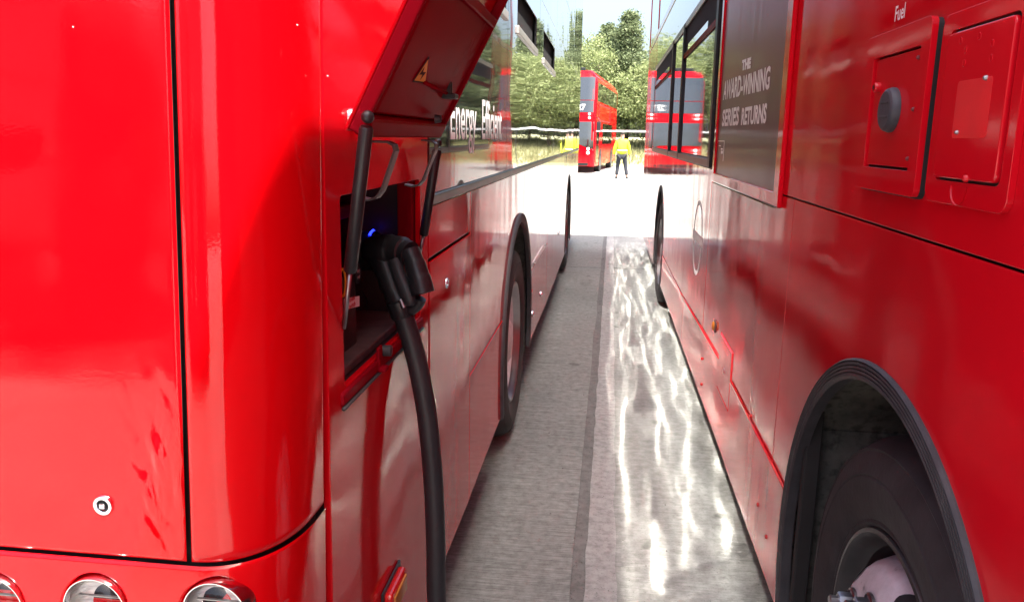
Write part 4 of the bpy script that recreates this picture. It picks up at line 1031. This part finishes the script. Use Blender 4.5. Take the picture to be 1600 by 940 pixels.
def crown_mesh(name, kind, seed, H, Wd, nclump, nleaf, mat):
    rg = random.Random(seed); vs_, fs = [], []
    def leaf(p, s):
        nrm = Vector((rg.gauss(0, 1), rg.gauss(0, 1), rg.gauss(.3, 1))).normalized(); a = nrm.orthogonal().normalized(); b_ = nrm.cross(a)
        th = rg.uniform(0, 6.28); a, b_ = a * math.cos(th) + b_ * math.sin(th), b_ * math.cos(th) - a * math.sin(th)
        i0 = len(vs_); q = rg.uniform(.45, .8)
        vs_.extend([tuple(p - a * s), tuple(p + b_ * s * q), tuple(p + a * s), tuple(p - b_ * s * q)]); fs.append((i0, i0 + 1, i0 + 2, i0 + 3))
    for i in range(nclump):
        if kind == 'con':
            t = rg.random() ** .8; z = H * (.12 + .88 * t); r = Wd * (1 - t) ** .75 * (.75 + .25 * math.sin(t * 30 + seed)) + .15
            a = rg.uniform(0, 6.28); rr = r * rg.uniform(.35, 1.0)
            c_ = Vector((math.cos(a) * rr, math.sin(a) * rr, z - rr * .18)); sz = (.55 + .35 * (1 - t)) * Wd * .24
        else:
            while True:
                u = Vector((rg.uniform(-1, 1), rg.uniform(-1, 1), rg.uniform(-1, 1)))
                if .3 < u.length < 1: break
            k_ = 1 + .3 * noise.noise(u * 1.7 + Vector((seed, 0, 0)))
            c_ = Vector((u.x * Wd * k_, u.y * Wd * k_, H * .60 + u.z * H * .42 * k_)); sz = Wd * rg.uniform(.14, .26)
        for j in range(nleaf):
            dv = Vector((rg.gauss(0, 1), rg.gauss(0, 1), rg.gauss(0, .55))) * sz * .6
            leaf(c_ + dv, rg.uniform(.05, .125))
    me = bpy.data.meshes.new(name); me.from_pydata(vs_, [], fs); me.materials.append(M[mat]); return me
def trunk_mesh(H, r, kind, seed, Wd):
    rg = random.Random(seed + 50); mb = MB()
    pts = [Vector((rg.uniform(-.1, .1) * i, rg.uniform(-.1, .1) * i, H * (.0 + .9 * i / 6))) for i in range(7)]
    mb.tube(pts, [r * (1 - .14 * i) for i in range(7)], 10)
    for i in range(10):
        t = rg.uniform(.2, .8); a = rg.uniform(0, 6.28); z = H * t * .9
        L_ = Wd * (.8 if kind != 'con' else .8 * (1 - t))
        mb.tube([Vector((0, 0, z)), Vector((math.cos(a) * L_ * .5, math.sin(a) * L_ * .5, z + L_ * .3)), Vector((math.cos(a) * L_, math.sin(a) * L_, z + L_ * (.6 if kind != 'con' else .1)))], [r * .35, r * .22, r * .08], 6)
    return mb
CR = [crown_mesh('crown', 'con', 1, 9.6, 3.3, 420, 46, 'leaf_con'), crown_mesh('crown', 'con', 2, 8.0, 3.2, 400, 46, 'leaf_con'),
      crown_mesh('crown', 'dec', 3, 8.0, 3.1, 420, 46, 'leaf_dec'), crown_mesh('crown', 'dec', 4, 6.0, 3.1, 400, 46, 'leaf_dec')]
DIM = [(9.6, .2, 'con', 2.6), (8.0, .2, 'con', 2.8), (8.0, .22, 'dec', 2.9), (6.0, .18, 'dec', 3.0)]
TK = []
for i, (h, r, kd, wd_) in enumerate(DIM): TK.append(trunk_mesh(h, r, kd, i, wd_))
trees = [(1.2, 57, 0, .92, 'tall dark conifer rising above the far red bus and walking person'),
         (-1.9, 56, 2, .88, 'bright leafy tree behind the roof of the far red bus'),
         (3.4, 55, 3, .95, 'rounded light green tree beside the near red bus at right'),
         (-7.0, 58, 1, 1.15, 'broad conifer hidden behind the bus being charged'),
         (-.2, 62, 1, 1.08, 'dark conifer between the tall conifer and the far bus roof'),
         (6.6, 56, 3, 1.0, 'low leafy tree mirrored beside the slim conifer'),
         (12.8, 61, 3, 1.2, 'low leafy tree mirrored between two taller trees'),
         (-4.6, 60, 3, 1.2, 'low leafy tree screened by the far red bus'),
         (4.9, 61, 1, 1.1, 'second conifer standing behind the light green tree'),
         (8.0, 57, 0, 1.0, 'slim conifer mirrored in the windows of the bus being charged'),
         (11.0, 58, 2, 1.05, 'leafy tree mirrored in the charging bus nearest its hopper vent'),
         (14.5, 57, 1, 1.2, 'wide conifer mirrored at the near end of the charging bus windows'),
         (18.5, 59, 0, 1.05, 'tall conifer at the right end of the tree line'),
         (-12, 58, 2, 1.1, 'leafy tree at the left end of the tree line'),
         (23, 60, 2, 1.2, 'big leafy tree beyond the right end of the fence')]
for (x, y, kd, sc, lab) in trees:
    nm = 'conifer_tree' if kd < 2 else 'leafy_tree'
    t = thing(nm, lab, 'tree', (x, y, .9), 'trees on the bank beyond the fence'); t.scale = (sc, sc, sc); t.rotation_euler[2] = random.uniform(0, 6)
    ORG[t.name] = Vector()
    c_ = bpy.data.objects.new('crown', CR[kd]); COL.objects.link(c_); c_.parent = t
    build(TK[kd], 'trunk', 'bark', t)
